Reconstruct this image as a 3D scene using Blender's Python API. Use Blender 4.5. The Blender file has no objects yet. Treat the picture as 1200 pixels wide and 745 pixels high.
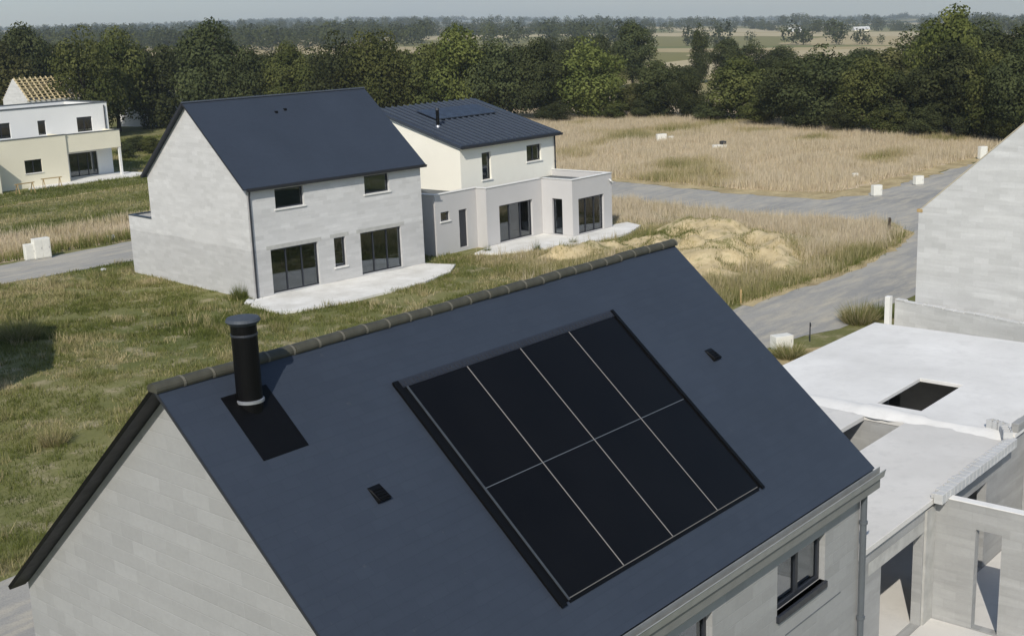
import bpy, bmesh, math, random
import numpy as np

C = bpy.context.scene
COL = C.collection
rnd = random.Random(7)
NR = np.random.default_rng(11)

# ------------------------------------------------------------------ camera
YAW, PIT, ROLL, FPX = 0.85229519, 0.23529199, -0.03822099, 1467.08
CAM = np.array([-7.70007, -12.25600, 12.47989])
cy, sy, cp, sp = math.cos(YAW), math.sin(YAW), math.cos(PIT), math.sin(PIT)
FW = np.array([sy * cp, cy * cp, -sp])
R0 = np.array([cy, -sy, 0.0])
U0 = np.cross(R0, FW)
RT = math.cos(ROLL) * R0 + math.sin(ROLL) * U0
UP = -math.sin(ROLL) * R0 + math.cos(ROLL) * U0


def ground_at(px, py, z=0.0):
    """point of the ground under a sight line of the survey photograph (1200 x 745)"""
    d = FW + RT * (px - 600) / FPX + UP * (372.5 - py) / FPX
    t = (z - CAM[2]) / d[2]
    return CAM + t * d


def height_at(base, py):
    z = np.arange(0, 30, .05)
    P = np.stack([np.full_like(z, base[0]), np.full_like(z, base[1]), z], 1) - CAM
    y = 372.5 - FPX * (P @ UP) / (P @ FW)
    return float(z[np.argmin(abs(y - py))])


cd = bpy.data.cameras.new('camera')
cam = bpy.data.objects.new('camera', cd)
COL.objects.link(cam)
from mathutils import Matrix, Vector
M = Matrix(((RT[0], UP[0], -FW[0], CAM[0]), (RT[1], UP[1], -FW[1], CAM[1]), (RT[2], UP[2], -FW[2], CAM[2]), (0, 0, 0, 1)))
cam.matrix_world = M
cd.sensor_width = 36
cd.lens = FPX / 1200 * 36
cd.clip_start = .1
cd.clip_end = 20000
C.camera = cam

# ------------------------------------------------------------------ light
SUN_DIR = Vector((-.677, -.380, .631)).normalized()      # towards the sun
w = bpy.data.worlds.new('World')
C.world = w
w.use_nodes = True
nt = w.node_tree
sky = nt.nodes.new('ShaderNodeTexSky')
sky.sky_type = 'NISHITA'
sky.sun_disc = False
sky.sun_elevation = math.asin(SUN_DIR.z)
sky.sun_rotation = math.atan2(SUN_DIR.x, SUN_DIR.y) % (2 * math.pi)
sky.altitude = 50
sky.air_density = 1.0
sky.dust_density = .7
sky.ozone_density = 1.6
bg = nt.nodes['Background']
bg.inputs[1].default_value = .122
nt.links.new(sky.outputs[0], bg.inputs[0])
sl = bpy.data.lights.new('sun', 'SUN')
sl.energy = 3.9
sl.angle = math.radians(.5)
sl.color = (1.0, .945, .85)
so = bpy.data.objects.new('sun', sl)
COL.objects.link(so)
so.rotation_euler = (-SUN_DIR).to_track_quat('-Z', 'Y').to_euler()
C.view_settings.view_transform = 'Standard'
C.view_settings.look = 'None'
C.view_settings.gamma = 1
C.view_settings.exposure = .0
C.view_settings.use_curve_mapping = False
C.cycles.max_bounces = 6
C.cycles.volume_bounces = 1
C.cycles.transparent_max_bounces = 12
C.cycles.use_denoising = True


# ------------------------------------------------------------------ material helpers
class NB:
    def __init__(s, name):
        s.m = bpy.data.materials.new(name)
        s.m.use_nodes = True
        s.t = s.m.node_tree
        s.b = s.t.nodes['Principled BSDF']
        s.out = s.t.nodes['Material Output']

    def n(s, typ, **kw):
        nd = s.t.nodes.new(typ)
        for k, v in kw.items():
            setattr(nd, k, v)
        return nd

    def l(s, a, b):
        s.t.links.new(a, b)

    def coord(s, kind='Object'):
        return s.n('ShaderNodeTexCoord').outputs[kind]

    def mapping(s, vec, scale=(1, 1, 1), rot=(0, 0, 0)):
        mp = s.n('ShaderNodeMapping')
        mp.inputs['Scale'].default_value = scale
        mp.inputs['Rotation'].default_value = rot
        s.l(vec, mp.inputs[0])
        return mp.outputs[0]

    def noise(s, vec, scale, detail=4, rough=.6):
        t = s.n('ShaderNodeTexNoise')
        t.inputs['Scale'].default_value = scale
        t.inputs['Detail'].default_value = detail
        t.inputs['Roughness'].default_value = rough
        s.l(vec, t.inputs['Vector'])
        return t.outputs['Fac']

    def ramp(s, fac, *stops):
        r = s.n('ShaderNodeValToRGB')
        e = r.color_ramp.elements
        while len(e) < len(stops):
            e.new(.5)
        for k, (p, c) in enumerate(stops):
            e[k].position = p
            e[k].color = (*c, 1) if len(c) == 3 else c
        s.l(fac, r.inputs[0])
        return r.outputs[0]

    def fr(s, fac, lo, hi, a=0., b=1.):
        mr = s.n('ShaderNodeMapRange')
        mr.inputs[1].default_value, mr.inputs[2].default_value, mr.inputs[3].default_value, mr.inputs[4].default_value = lo, hi, a, b
        s.l(fac, mr.inputs[0])
        return mr.outputs[0]

    def mix(s, fac, a, b, mode='MIX'):
        x = s.n('ShaderNodeMix', data_type='RGBA', blend_type=mode)
        for sock, v in ((x.inputs[0], fac), (x.inputs[6], a), (x.inputs[7], b)):
            if hasattr(v, 'links'):
                s.l(v, sock)
            elif isinstance(v, (int, float)):
                sock.default_value = v
            else:
                sock.default_value = (*v, 1)
        return x.outputs[2]

    def math(s, op, a, b=0.):
        x = s.n('ShaderNodeMath', operation=op)
        for i, v in enumerate((a, b)):
            if hasattr(v, 'links'):
                s.l(v, x.inputs[i])
            else:
                x.inputs[i].default_value = v
        return x.outputs[0]

    def bump(s, h, strength=.3, dist=.02):
        b = s.n('ShaderNodeBump')
        b.inputs['Strength'].default_value = strength
        b.inputs['Distance'].default_value = dist
        s.l(h, b.inputs['Height'])
        s.l(b.outputs[0], s.b.inputs['Normal'])

    def base(s, v):
        if hasattr(v, 'links'):
            s.l(v, s.b.inputs['Base Color'])
        else:
            s.b.inputs['Base Color'].default_value = (*v, 1)

    def set(s, rough=.8, metal=0., spec=.5):
        s.b.inputs['Roughness'].default_value = rough
        s.b.inputs['Metallic'].default_value = metal
        s.b.inputs['Specular IOR Level'].default_value = spec
        return s.m


def hx(r, g, b):
    f = lambda c: (c / 255 / 12.92) if c / 255 <= .04045 else ((c / 255 + .055) / 1.055) ** 2.4
    return (f(r), f(g), f(b))


def m_block(name, col, dark=.8, joint=.86, band=None, bandcol=None, blot=.5):
    """bare concrete blockwork: faint joints, per block tone, blotches, streaks"""
    b = NB(name)
    uv = b.coord('UV')
    br = b.n('ShaderNodeTexBrick')
    br.inputs['Scale'].default_value = 1
    br.inputs['Brick Width'].default_value = .5
    br.inputs['Row Height'].default_value = .2
    br.inputs['Mortar Size'].default_value = .008
    br.inputs['Mortar Smooth'].default_value = .6
    br.inputs['Color1'].default_value = (1, 1, 1, 1)
    br.inputs['Color2'].default_value = (.88, .88, .875, 1)
    br.inputs['Mortar'].default_value = (joint, joint, joint, 1)
    # slightly wobbly joints
    ob = b.coord('Object')
    b.l(uv, br.inputs['Vector'])
    n1 = b.noise(b.mapping(uv, (.35, 1.5, 1)), 1.0, 5, .6)
    n2 = b.noise(b.mapping(uv, (.4, 3.6, 1)), .8, 4, .6)
    n3 = b.noise(ob, 14, 3, .7)
    c = b.mix(b.fr(n1, .35, .68), tuple(x * dark for x in col), col)
    c = b.mix(b.fr(n2, .5, .75, 0, blot), c, tuple(min(1, x * 1.22) for x in col))
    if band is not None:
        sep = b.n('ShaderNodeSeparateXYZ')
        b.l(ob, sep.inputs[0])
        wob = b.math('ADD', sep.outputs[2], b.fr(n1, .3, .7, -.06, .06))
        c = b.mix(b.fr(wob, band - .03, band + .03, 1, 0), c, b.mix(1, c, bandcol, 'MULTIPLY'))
    c = b.mix(1, c, br.outputs['Color'], 'MULTIPLY')
    c = b.mix(b.fr(n3, .3, .7, .0, .16), c, tuple(x * .55 for x in col))
    b.base(c)
    h = b.math('ADD', b.math('MULTIPLY', br.outputs['Fac'], -.6), b.math('MULTIPLY', n3, .5))
    b.bump(h, .35, .012)
    return b.set(.92, spec=.2)


def m_render(name, col, var=.06):
    b = NB(name)
    ob = b.coord('Object')
    n1 = b.noise(ob, .5, 5, .6)
    n2 = b.noise(ob, 45, 3, .6)
    n3 = b.noise(b.mapping(b.coord('UV'), (2.2, .3, 1)), 1.6, 4, .6)
    c = b.mix(b.fr(n1, .3, .7), tuple(x * (1 - var) for x in col), col)
    c = b.mix(b.fr(n3, .55, .8, 0, .25), c, tuple(x * .84 for x in col))
    b.base(c)
    b.bump(n2, .15, .005)
    return b.set(.9, spec=.2)


def m_plain(name, col, rough=.5, metal=0., var=.12, scale=6., bump=0.):
    b = NB(name)
    ob = b.coord('Object')
    n = b.noise(ob, scale, 4, .6)
    b.base(b.mix(b.fr(n, .3, .7), tuple(x * (1 - var) for x in col), tuple(min(1, x * (1 + var * .5)) for x in col)))
    if bump:
        b.bump(b.noise(ob, scale * 6, 3, .6), bump, .01)
    m = b.set(rough, metal)
    rr = b.fr(b.noise(ob, scale * 1.7, 3), .3, .7, max(.02, rough - .06), min(1, rough + .08))
    b.l(rr, b.b.inputs['Roughness'])
    return m


def m_slate(name, col, rough=.55):
    b = NB(name)
    uv = b.coord('UV')
    br = b.n('ShaderNodeTexBrick')
    br.inputs['Scale'].default_value = 1
    br.inputs['Brick Width'].default_value = .24
    br.inputs['Row Height'].default_value = .15
    br.inputs['Mortar Size'].default_value = .004
    br.inputs['Mortar Smooth'].default_value = .3
    br.inputs['Bias'].default_value = 0
    br.inputs['Color1'].default_value = (1, 1, 1, 1)
    br.inputs['Color2'].default_value = (.9, .905, .92, 1)
    br.inputs['Mortar'].default_value = (.74, .74, .76, 1)
    b.l(uv, br.inputs['Vector'])
    ob = b.coord('Object')
    n1 = b.noise(ob, .45, 4, .6)
    n2 = b.noise(b.mapping(uv, (.35, 4, 1)), 2.5, 4, .6)
    c = b.mix(b.fr(n1, .3, .7), tuple(x * .92 for x in col), tuple(x * 1.08 for x in col))
    c = b.mix(b.fr(n2, .45, .8, 0, .25), c, tuple(x * 1.25 for x in col))
    n4 = b.noise(ob, 9, 2, .5)
    c = b.mix(b.fr(n4, .73, .78, 0, .16), c, (.12, .125, .12))
    c = b.mix(.75, c, b.mix(1, c, br.outputs['Color'], 'MULTIPLY'))
    b.base(c)
    # each course steps down over the next one
    sep = b.n('ShaderNodeSeparateXYZ')
    b.l(uv, sep.inputs[0])
    saw = b.math('FRACT', b.math('DIVIDE', sep.outputs[1], .15))
    h = b.math('ADD', b.math('MULTIPLY', saw, .7), b.math('MULTIPLY', br.outputs['Fac'], -.4))
    h = b.math('ADD', h, b.math('MULTIPLY', b.noise(ob, 30, 3), .3))
    b.bump(h, .22, .006)
    return b.set(rough, spec=.35)


def m_glass(name, tint=(.55, .58, .6)):
    b = NB(name)
    tr = b.n('ShaderNodeBsdfTransparent')
    tr.inputs[0].default_value = (*tint, 1)
    gl = b.n('ShaderNodeBsdfGlossy')
    gl.inputs['Roughness'].default_value = .02
    gl.inputs['Color'].default_value = (.85, .9, .95, 1)
    fn = b.n('ShaderNodeFresnel')
    fn.inputs[0].default_value = 1.5
    mx = b.n('ShaderNodeMixShader')
    b.l(b.math('MINIMUM', b.math('MULTIPLY', fn.outputs[0], 2.4), .95), mx.inputs[0])
    b.l(tr.outputs[0], mx.inputs[1])
    b.l(gl.outputs[0], mx.inputs[2])
    b.l(mx.outputs[0], b.out.inputs[0])
    return b.m


def m_foliage(name, dark, light, trans=.25):
    """leaf colour varies per leaf through a stored random tint"""
    b = NB(name)
    at = b.n('ShaderNodeAttribute', attribute_name='tint')
    oi = b.n('ShaderNodeObjectInfo')
    c = b.mix(at.outputs['Fac'], dark, light)
    hsv = b.n('ShaderNodeHueSaturation')
    b.l(b.fr(oi.outputs['Random'], 0, 1, .493, .507), hsv.inputs['Hue'])
    b.l(b.fr(oi.outputs['Random'], 0, 1, .78, 1.24), hsv.inputs['Value'])
    b.l(c, hsv.inputs['Color'])
    df = b.n('ShaderNodeBsdfDiffuse')
    tl = b.n('ShaderNodeBsdfTranslucent')
    b.l(hsv.outputs[0], df.inputs[0])
    b.l(hsv.outputs[0], tl.inputs[0])
    mx = b.n('ShaderNodeMixShader')
    mx.inputs[0].default_value = trans
    b.l(df.outputs[0], mx.inputs[1])
    b.l(tl.outputs[0], mx.inputs[2])
    b.l(mx.outputs[0], b.out.inputs[0])
    return b.m


MAT = {}
MAT['gable_block'] = m_block('foreground_blockwork', hx(165, 165, 164), .95, .965, blot=.25)
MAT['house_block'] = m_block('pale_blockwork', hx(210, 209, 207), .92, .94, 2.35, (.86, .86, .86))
MAT['raw_block'] = m_block('raw_blockwork', hx(170, 170, 168), .8, .92, blot=.7)
MAT['right_block'] = m_block('right_blockwork', hx(205, 205, 203), .86, .93, blot=.6)
MAT['grey_render'] = m_render('grey_render', hx(194, 192, 190))
MAT['cream_render'] = m_render('cream_render', hx(242, 238, 224))
MAT['sand_render'] = m_render('sand_render', hx(234, 227, 204))
MAT['white_render'] = m_render('white_render', hx(238, 237, 233))
MAT['slate'] = m_slate('blue_slate', hx(52, 59, 70))
MAT['zinc'] = m_plain('dark_zinc', hx(54, 60, 70), .5, .0, .15, 2)
MAT['anthracite'] = m_plain('anthracite_metal', hx(42, 45, 52), .45, .0, .12, 5)
MAT['black'] = m_plain('black_metal', hx(8, 8, 9), .5, .0, .2, 8)
MAT['black'].node_tree.nodes['Principled BSDF'].inputs['Specular IOR Level'].default_value = .18
MAT['soffit'] = m_plain('dark_soffit', hx(36, 37, 44), .6, .0, .15, 3)
MAT['gutter'] = m_plain('zinc_gutter', hx(150, 152, 150), .45, .2, .15, 4)
MAT['fascia'] = m_plain('grey_fascia', hx(122, 123, 120), .6, .0, .12, 3)
MAT['pipe'] = m_plain('grey_pipe', hx(96, 101, 106), .45, .1, .12, 4)
MAT['alu'] = m_plain('aluminium', hx(142, 138, 132), .45, .2, .1, 9)
MAT['steel'] = m_plain('stainless_steel', hx(168, 170, 174), .38, .6, .08, 6)
MAT['lead'] = m_plain('grey_cap', hx(64, 70, 78), .65, .0, .2, 9)
MAT['ridge'] = m_plain('brown_ridge_tile', hx(66, 65, 55), .75, .0, .35, 5, .2)
MAT['mortar'] = m_plain('mortar', hx(104, 101, 90), .9, .0, .25, 20)
MAT['sill'] = m_plain('cast_sill', hx(222, 220, 214), .8, .0, .1, 6)
MAT['lintel'] = m_plain('cast_lintel', hx(176, 175, 170), .9, .0, .2, 3, .1)
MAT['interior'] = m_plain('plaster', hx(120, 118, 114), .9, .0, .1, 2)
MAT['floor'] = m_plain('screed', hx(196, 194, 188), .9, .0, .12, 1.2)
MAT['membrane'] = m_plain('roof_membrane', hx(92, 96, 98), .8, .0, .22, 1.5)
MAT['white_paint'] = m_plain('white_paint', hx(226, 225, 220), .6, .0, .08, 4)
MAT['cabinet'] = m_plain('cabinet_shell', hx(222, 220, 210), .55, .0, .08, 5)
MAT['timber'] = m_plain('new_timber', hx(206, 188, 146), .8, .0, .2, 3)
MAT['wood'] = m_plain('weathered_wood', hx(176, 150, 104), .8, .0, .2, 6)
MAT['oldwood'] = m_plain('grey_batten', hx(186, 176, 152), .85, .0, .15, 5)
MAT['pv_blue'] = m_plain('blue_panel', hx(44, 50, 61), .4, .0, .1, 2)
MAT['seam'] = m_plain('zinc_seam', hx(70, 78, 90), .5, .0, .1, 2)
MAT['bark'] = m_plain('bark', hx(72, 62, 50), .95, .0, .3, 3, .3)
MAT['panelglass'] = m_glass('window_glass')
MAT['curtain'] = m_plain('inner_blind', hx(150, 150, 148), .9, .0, .15, 2)

b = NB('solar_cell')
ob = b.coord('Object')
b.base(b.mix(b.fr(b.noise(ob, 1.2, 3), .3, .7), hx(9, 8, 8), hx(14, 13, 13)))
MAT['cell'] = b.set(.3, spec=.2)

b = NB('white_slab')
ob = b.coord('Object')
n1 = b.noise(ob, .35, 5, .6)
n2 = b.noise(ob, 2.6, 5, .7)
n3 = b.noise(ob, 60, 2)
c = b.mix(b.fr(n1, .3, .7), hx(211, 209, 204), hx(232, 230, 225))
c = b.mix(b.fr(n2, .48, .7, 0, .35), c, hx(198, 196, 191))
n5 = b.noise(ob, .9, 2, .4)
c = b.mix(b.fr(n5, .62, .7, 0, .12), c, hx(186, 184, 178))
b.base(c)
b.bump(b.math('ADD', n2, b.math('MULTIPLY', n3, .3)), .15, .02)
MAT['slab'] = b.set(.9, spec=.15)

b = NB('grey_slab')
ob = b.coord('Object')
n1 = b.noise(ob, .4, 5, .6)
n2 = b.noise(ob, 3, 5, .7)
c = b.mix(b.fr(n1, .3, .7), hx(200, 197, 191), hx(217, 214, 208))
c = b.mix(b.fr(n2, .52, .75, 0, .5), c, hx(184, 182, 177))
b.base(c)
b.bump(n2, .15, .02)
MAT['slab_grey'] = b.set(.92, spec=.15)

b = NB('terrace_concrete')
ob = b.coord('Object')
n1 = b.noise(ob, .7, 5, .65)
n2 = b.noise(ob, 12, 4, .6)
c = b.mix(b.fr(n1, .35, .65), hx(206, 203, 195), hx(229, 227, 221))
c = b.mix(b.fr(n2, .55, .75, 0, .3), c, hx(176, 170, 156))
b.base(c)
b.bump(n2, .1, .01)
MAT['terrace'] = b.set(.9, spec=.15)

b = NB('road_surface')
ob = b.coord('Object')
n1 = b.noise(b.mapping(ob, (.6, 1.6, 1)), .2, 6, .65)
n2 = b.noise(b.mapping(ob, (.35, 1.5, 1), (0, 0, -.15)), 1.1, 6, .7)
n3 = b.noise(ob, 22, 3, .7)
c = b.mix(b.fr(n1, .35, .65), hx(144, 143, 139), hx(172, 168, 159))
c = b.mix(b.fr(n2, .45, .68, 0, .85), c, hx(190, 181, 162))
c = b.mix(b.fr(n3, .45, .7, 0, .35), c, hx(112, 112, 111))
b.base(c)
b.bump(n3, .2, .02)
MAT['road'] = b.set(.95, spec=.15)

b = NB('gravel_verge')
ob = b.coord('Object')
n1 = b.noise(ob, .6, 5, .7)
n3 = b.noise(ob, 9, 4, .7)
c = b.mix(b.fr(n1, .35, .65), hx(150, 134, 100), hx(194, 176, 136))
c = b.mix(b.fr(n3, .5, .7, 0, .6), c, hx(118, 110, 78))
b.base(c)
b.bump(n3, .4, .05)
MAT['verge'] = b.set(.95, spec=.1)

b = NB('sandy_soil')
ob = b.coord('Object')
n1 = b.noise(ob, .45, 6, .7)
n2 = b.noise(ob, 2.4, 6, .7)
n3 = b.noise(ob, 14, 4, .7)
c = b.mix(b.fr(n1, .35, .65), hx(186, 168, 130), hx(208, 191, 154))
c = b.mix(b.fr(n2, .48, .7, 0, .7), c, hx(150, 134, 94))
c = b.mix(b.fr(n1, .54, .64, 0, .85), c, b.mix(b.fr(n3, .3, .7), hx(98, 102, 58), hx(136, 128, 84)))
b.base(c)
b.bump(b.math('ADD', n2, b.math('MULTIPLY', n3, .5)), .5, .12)
MAT['sand'] = b.set(.95, spec=.1)

# ground: weedy grass near, patchwork of fields far away
b = NB('ground_cover')
ob = b.coord('Object')
n1 = b.noise(ob, .11, 6, .65)
n2 = b.noise(ob, .8, 6, .7)
n3 = b.noise(ob, 6, 4, .7)
near = b.mix(b.fr(n1, .38, .62), hx(94, 99, 57), hx(124, 122, 80))
near = b.mix(b.fr(n2, .5, .66, 0, .9), near, hx(160, 149, 120))
near = b.mix(b.fr(n3, .5, .72, 0, .5), near, hx(74, 76, 44))
vo = b.n('ShaderNodeTexVoronoi')
vo.inputs['Scale'].default_value = .0065
wob = b.n('ShaderNodeVectorMath', operation='ADD')
b.l(b.mapping(ob, (1, .55, 1), (0, 0, .5)), wob.inputs[0])
nz = b.n('ShaderNodeTexNoise')
nz.inputs['Scale'].default_value = .01
b.l(ob, nz.inputs['Vector'])
sc = b.n('ShaderNodeVectorMath', operation='SCALE')
sc.inputs['Scale'].default_value = 40
b.l(nz.outputs['Color'], sc.inputs[0])
b.l(sc.outputs[0], wob.inputs[1])
b.l(wob.outputs[0], vo.inputs['Vector'])
sp_ = b.n('ShaderNodeSeparateColor')
b.l(vo.outputs['Color'], sp_.inputs[0])
far = b.ramp(sp_.outputs[0], (.0, hx(126, 122, 82)), (.22, hx(176, 160, 124)), (.55, hx(112, 116, 74)), (.68, hx(186, 172, 140)))
far.node.color_ramp.interpolation = 'CONSTANT'
far = b.mix(b.fr(n1, .35, .65, 0, .3), far, hx(120, 112, 74))
ln = b.n('ShaderNodeVectorMath', operation='LENGTH')
wood = b.fr(b.noise(b.mapping(ob, (.004, .0022, 1), (0, 0, .6)), 1.0, 5, .62), .44, .5)
wood = b.math('MULTIPLY', wood, b.fr(ln.outputs['Value'], 1500, 2300))
far = b.mix(wood, far, hx(62, 68, 46))
b.l(ob, ln.inputs[0])
b.base(b.mix(b.fr(ln.outputs['Value'], 170, 230), near, far))
b.bump(b.math('ADD', n2, b.math('MULTIPLY', n3, .5)), .4, .1)
MAT['ground'] = b.set(.97, spec=.08)

b = NB('dry_grass_ground')
ob = b.coord('Object')
n1 = b.noise(ob, .12, 5, .6)
n2 = b.noise(ob, 1.2, 6, .7)
c = b.mix(b.fr(n1, .38, .62), hx(182, 164, 136), hx(198, 180, 152))
c = b.mix(b.fr(n2, .5, .75, 0, .6), c, hx(126, 110, 72))
b.base(c)
b.bump(n2, .4, .1)
MAT['dryground'] = b.set(.97, spec=.08)

b = NB('grass_blades')
at = b.n('ShaderNodeAttribute', attribute_name='tint')
lum = b.n('ShaderNodeAttribute', attribute_name='tone')
c = b.ramp(at.outputs['Fac'], (0., hx(82, 92, 47)), (.35, hx(114, 119, 63)), (.65, hx(182, 168, 128)), (1., hx(212, 198, 174)))
hs = b.n('ShaderNodeHueSaturation')
b.l(b.fr(lum.outputs['Fac'], 0, 1, .78, 1.22), hs.inputs['Value'])
b.l(c, hs.inputs['Color'])
df = b.n('ShaderNodeBsdfDiffuse')
tl = b.n('ShaderNodeBsdfTranslucent')
b.l(hs.outputs[0], df.inputs[0])
b.l(hs.outputs[0], tl.inputs[0])
mx = b.n('ShaderNodeMixShader')
mx.inputs[0].default_value = .35
b.l(df.outputs[0], mx.inputs[1])
b.l(tl.outputs[0], mx.inputs[2])
b.l(mx.outputs[0], b.out.inputs[0])
MAT['blades'] = b.m

MAT['leaf_dark'] = m_foliage('dark_leaves', hx(54, 60, 39), hx(86, 91, 59))
MAT['leaf_mid'] = m_foliage('mid_leaves', hx(62, 70, 38), hx(108, 111, 66))
MAT['leaf_light'] = m_foliage('light_leaves', hx(70, 78, 40), hx(114, 118, 66))
MAT['leaf_olive'] = m_foliage('olive_leaves', hx(66, 70, 42), hx(116, 114, 74))


# ------------------------------------------------------------------ mesh helpers
class MB:
    def __init__(s):
        s.v, s.f = [], []

    def add(s, vs, fs):
        k = len(s.v)
        s.v += [tuple(map(float, p)) for p in vs]
        s.f += [tuple(i + k for i in f) for f in fs]
        return s

    def quad(s, a, b, c, d):
        return s.add([a, b, c, d], [(0, 1, 2, 3)])

    def box(s, x0, x1, y0, y1, z0, z1, T=None):
        vs = [(x0, y0, z0), (x1, y0, z0), (x1, y1, z0), (x0, y1, z0), (x0, y0, z1), (x1, y0, z1), (x1, y1, z1), (x0, y1, z1)]
        if T:
            vs = [T(*p) for p in vs]
        return s.add(vs, [(3, 2, 1, 0), (4, 5, 6, 7), (0, 1, 5, 4), (1, 2, 6, 5), (2, 3, 7, 6), (3, 0, 4, 7)])

    def bar(s, p, q, wd, hg, up=(0, 0, 1)):
        p, q = Vector(p), Vector(q)
        d = (q - p).normalized()
        r = d.cross(Vector(up))
        if r.length < 1e-4:
            r = d.cross(Vector((1, 0, 0)))
        r.normalize()
        u = r.cross(d)
        vs = [o + r * a * wd / 2 + u * c * hg / 2 for o in (p, q) for a, c in ((-1, -1), (1, -1), (1, 1), (-1, 1))]
        return s.add(vs, [(0, 1, 2, 3), (7, 6, 5, 4), (0, 4, 5, 1), (1, 5, 6, 2), (2, 6, 7, 3), (3, 7, 4, 0)])

    def tube(s, pts, rads, n=16, cap=True):
        pts = [Vector(p) for p in pts]
        k0 = []
        vs, fs = [], []
        for i, p in enumerate(pts):
            d = (pts[min(i + 1, len(pts) - 1)] - pts[max(i - 1, 0)]).normalized()
            a = d.cross(Vector((0, 1, 0)) if abs(d.y) < .9 else Vector((1, 0, 0))).normalized()
            c = d.cross(a)
            for j in range(n):
                t = 2 * math.pi * j / n
                vs.append(p + (a * math.cos(t) + c * math.sin(t)) * rads[i])
        for i in range(len(pts) - 1):
            for j in range(n):
                fs.append((i * n + j, i * n + (j + 1) % n, (i + 1) * n + (j + 1) % n, (i + 1) * n + j))
        if cap:
            fs.append(tuple(range(n))[::-1])
            fs.append(tuple((len(pts) - 1) * n + j for j in range(n)))
        return s.add(vs, fs)

    def prism(s, poly, fn, a, b):
        """extrude a 2d outline between depth a and b; fn(u, v, depth) -> point"""
        n = len(poly)
        vs = [fn(u, v, a) for u, v in poly] + [fn(u, v, b) for u, v in poly]
        fs = [tuple(range(n)), tuple(range(2 * n - 1, n - 1, -1))]
        fs += [(i, i + n, (i + 1) % n + n, (i + 1) % n) for i in range(n)]
        return s.add(vs, fs)

    def grid(s, us, vs_, solid, fn, a, b):
        """a plate cut into cells, open where solid() is false, reveals included"""
        us, vs_ = sorted(set(us)), sorted(set(vs_))
        S = {}
        for i in range(len(us) - 1):
            for j in range(len(vs_) - 1):
                S[i, j] = solid((us[i] + us[i + 1]) / 2, (vs_[j] + vs_[j + 1]) / 2)
        for (i, j), o in S.items():
            if not o:
                continue
            u0, u1, v0, v1 = us[i], us[i + 1], vs_[j], vs_[j + 1]
            s.quad(fn(u0, v0, a), fn(u1, v0, a), fn(u1, v1, a), fn(u0, v1, a))
            s.quad(fn(u0, v1, b), fn(u1, v1, b), fn(u1, v0, b), fn(u0, v0, b))
            for (di, dj, p, q) in ((-1, 0, (u0, v0), (u0, v1)), (1, 0, (u1, v1), (u1, v0)), (0, -1, (u1, v0), (u0, v0)), (0, 1, (u0, v1), (u1, v1))):
                if not S.get((i + di, j + dj), False):
                    s.quad(fn(*p, a), fn(*q, a), fn(*q, b), fn(*p, b))
        return s

    def build(s, name, mat, parent=None, smooth=False, bevel=0, weld=True):
        me = bpy.data.meshes.new(name)
        bm = bmesh.new()
        bv = [bm.verts.new(p) for p in s.v]
        for f in s.f:
            try:
                bm.faces.new([bv[i] for i in f])
            except ValueError:
                pass
        if weld:
            bmesh.ops.remove_doubles(bm, verts=bm.verts, dist=1e-4)
            bmesh.ops.recalc_face_normals(bm, faces=bm.faces)
        bm.normal_update()
        uvl = bm.loops.layers.uv.new('UVMap')
        for f in bm.faces:
            f.smooth = smooth
            n = f.normal
            h = Vector((n.y, -n.x, 0))
            h = h.normalized() if h.length > .05 else Vector((1, 0, 0))
            t = n.cross(h)
            if abs(n.z) < .99 and t.z < 0:
                t = -t
            for lp in f.loops:
                c = lp.vert.co
                lp[uvl].uv = (c.dot(h), c.z if abs(n.z) < .3 else c.dot(t))
        bm.to_mesh(me)
        bm.free()
        o = bpy.data.objects.new(name, me)
        COL.objects.link(o)
        me.materials.append(mat)
        if parent:
            o.parent = parent
        if bevel:
            md = o.modifiers.new('bevel', 'BEVEL')
            md.width = bevel
            md.segments = 2
            md.limit_method = 'ANGLE'
        return o


def tag(o, label=None, cat=None, group=None, kind=None):
    for k, v in (('label', label), ('category', cat), ('group', group), ('kind', kind)):
        if v:
            o[k] = v
    return o


def thing(name, loc, label, cat, rz=0, group=None):
    o = bpy.data.objects.new(name, None)
    o.empty_display_size = .3
    COL.objects.link(o)
    o.location = loc
    o.rotation_euler = (0, 0, rz)
    return tag(o, label, cat, group)


def copy_tree(o, parent=None):
    c = o.copy()
    COL.objects.link(c)
    if parent:
        c.parent = parent
        c.matrix_parent_inverse.identity()
    for ch in [x for x in bpy.data.objects if x.parent == o]:
        copy_tree(ch, c)
    return c


def np_mesh(name, V, nv, mat, attrs=None, tri=True, parent=None, uvs=None):
    """one mesh from a flat vertex array whose faces are runs of nv vertices"""
    me = bpy.data.meshes.new(name)
    n = len(V)
    nf = n // nv
    me.vertices.add(n)
    me.vertices.foreach_set('co', V.astype(np.float32).ravel())
    me.loops.add(n)
    me.loops.foreach_set('vertex_index', np.arange(n, dtype=np.int32))
    me.polygons.add(nf)
    me.polygons.foreach_set('loop_start', np.arange(0, n, nv, dtype=np.int32))
    me.update(calc_edges=True)
    for k, a in (attrs or {}).items():
        at = me.attributes.new(k, 'FLOAT', 'POINT')
        at.data.foreach_set('value', a.astype(np.float32))
    me.materials.append(mat)
    o = bpy.data.objects.new(name, me)
    COL.objects.link(o)
    if parent:
        o.parent = parent
    return o


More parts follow.
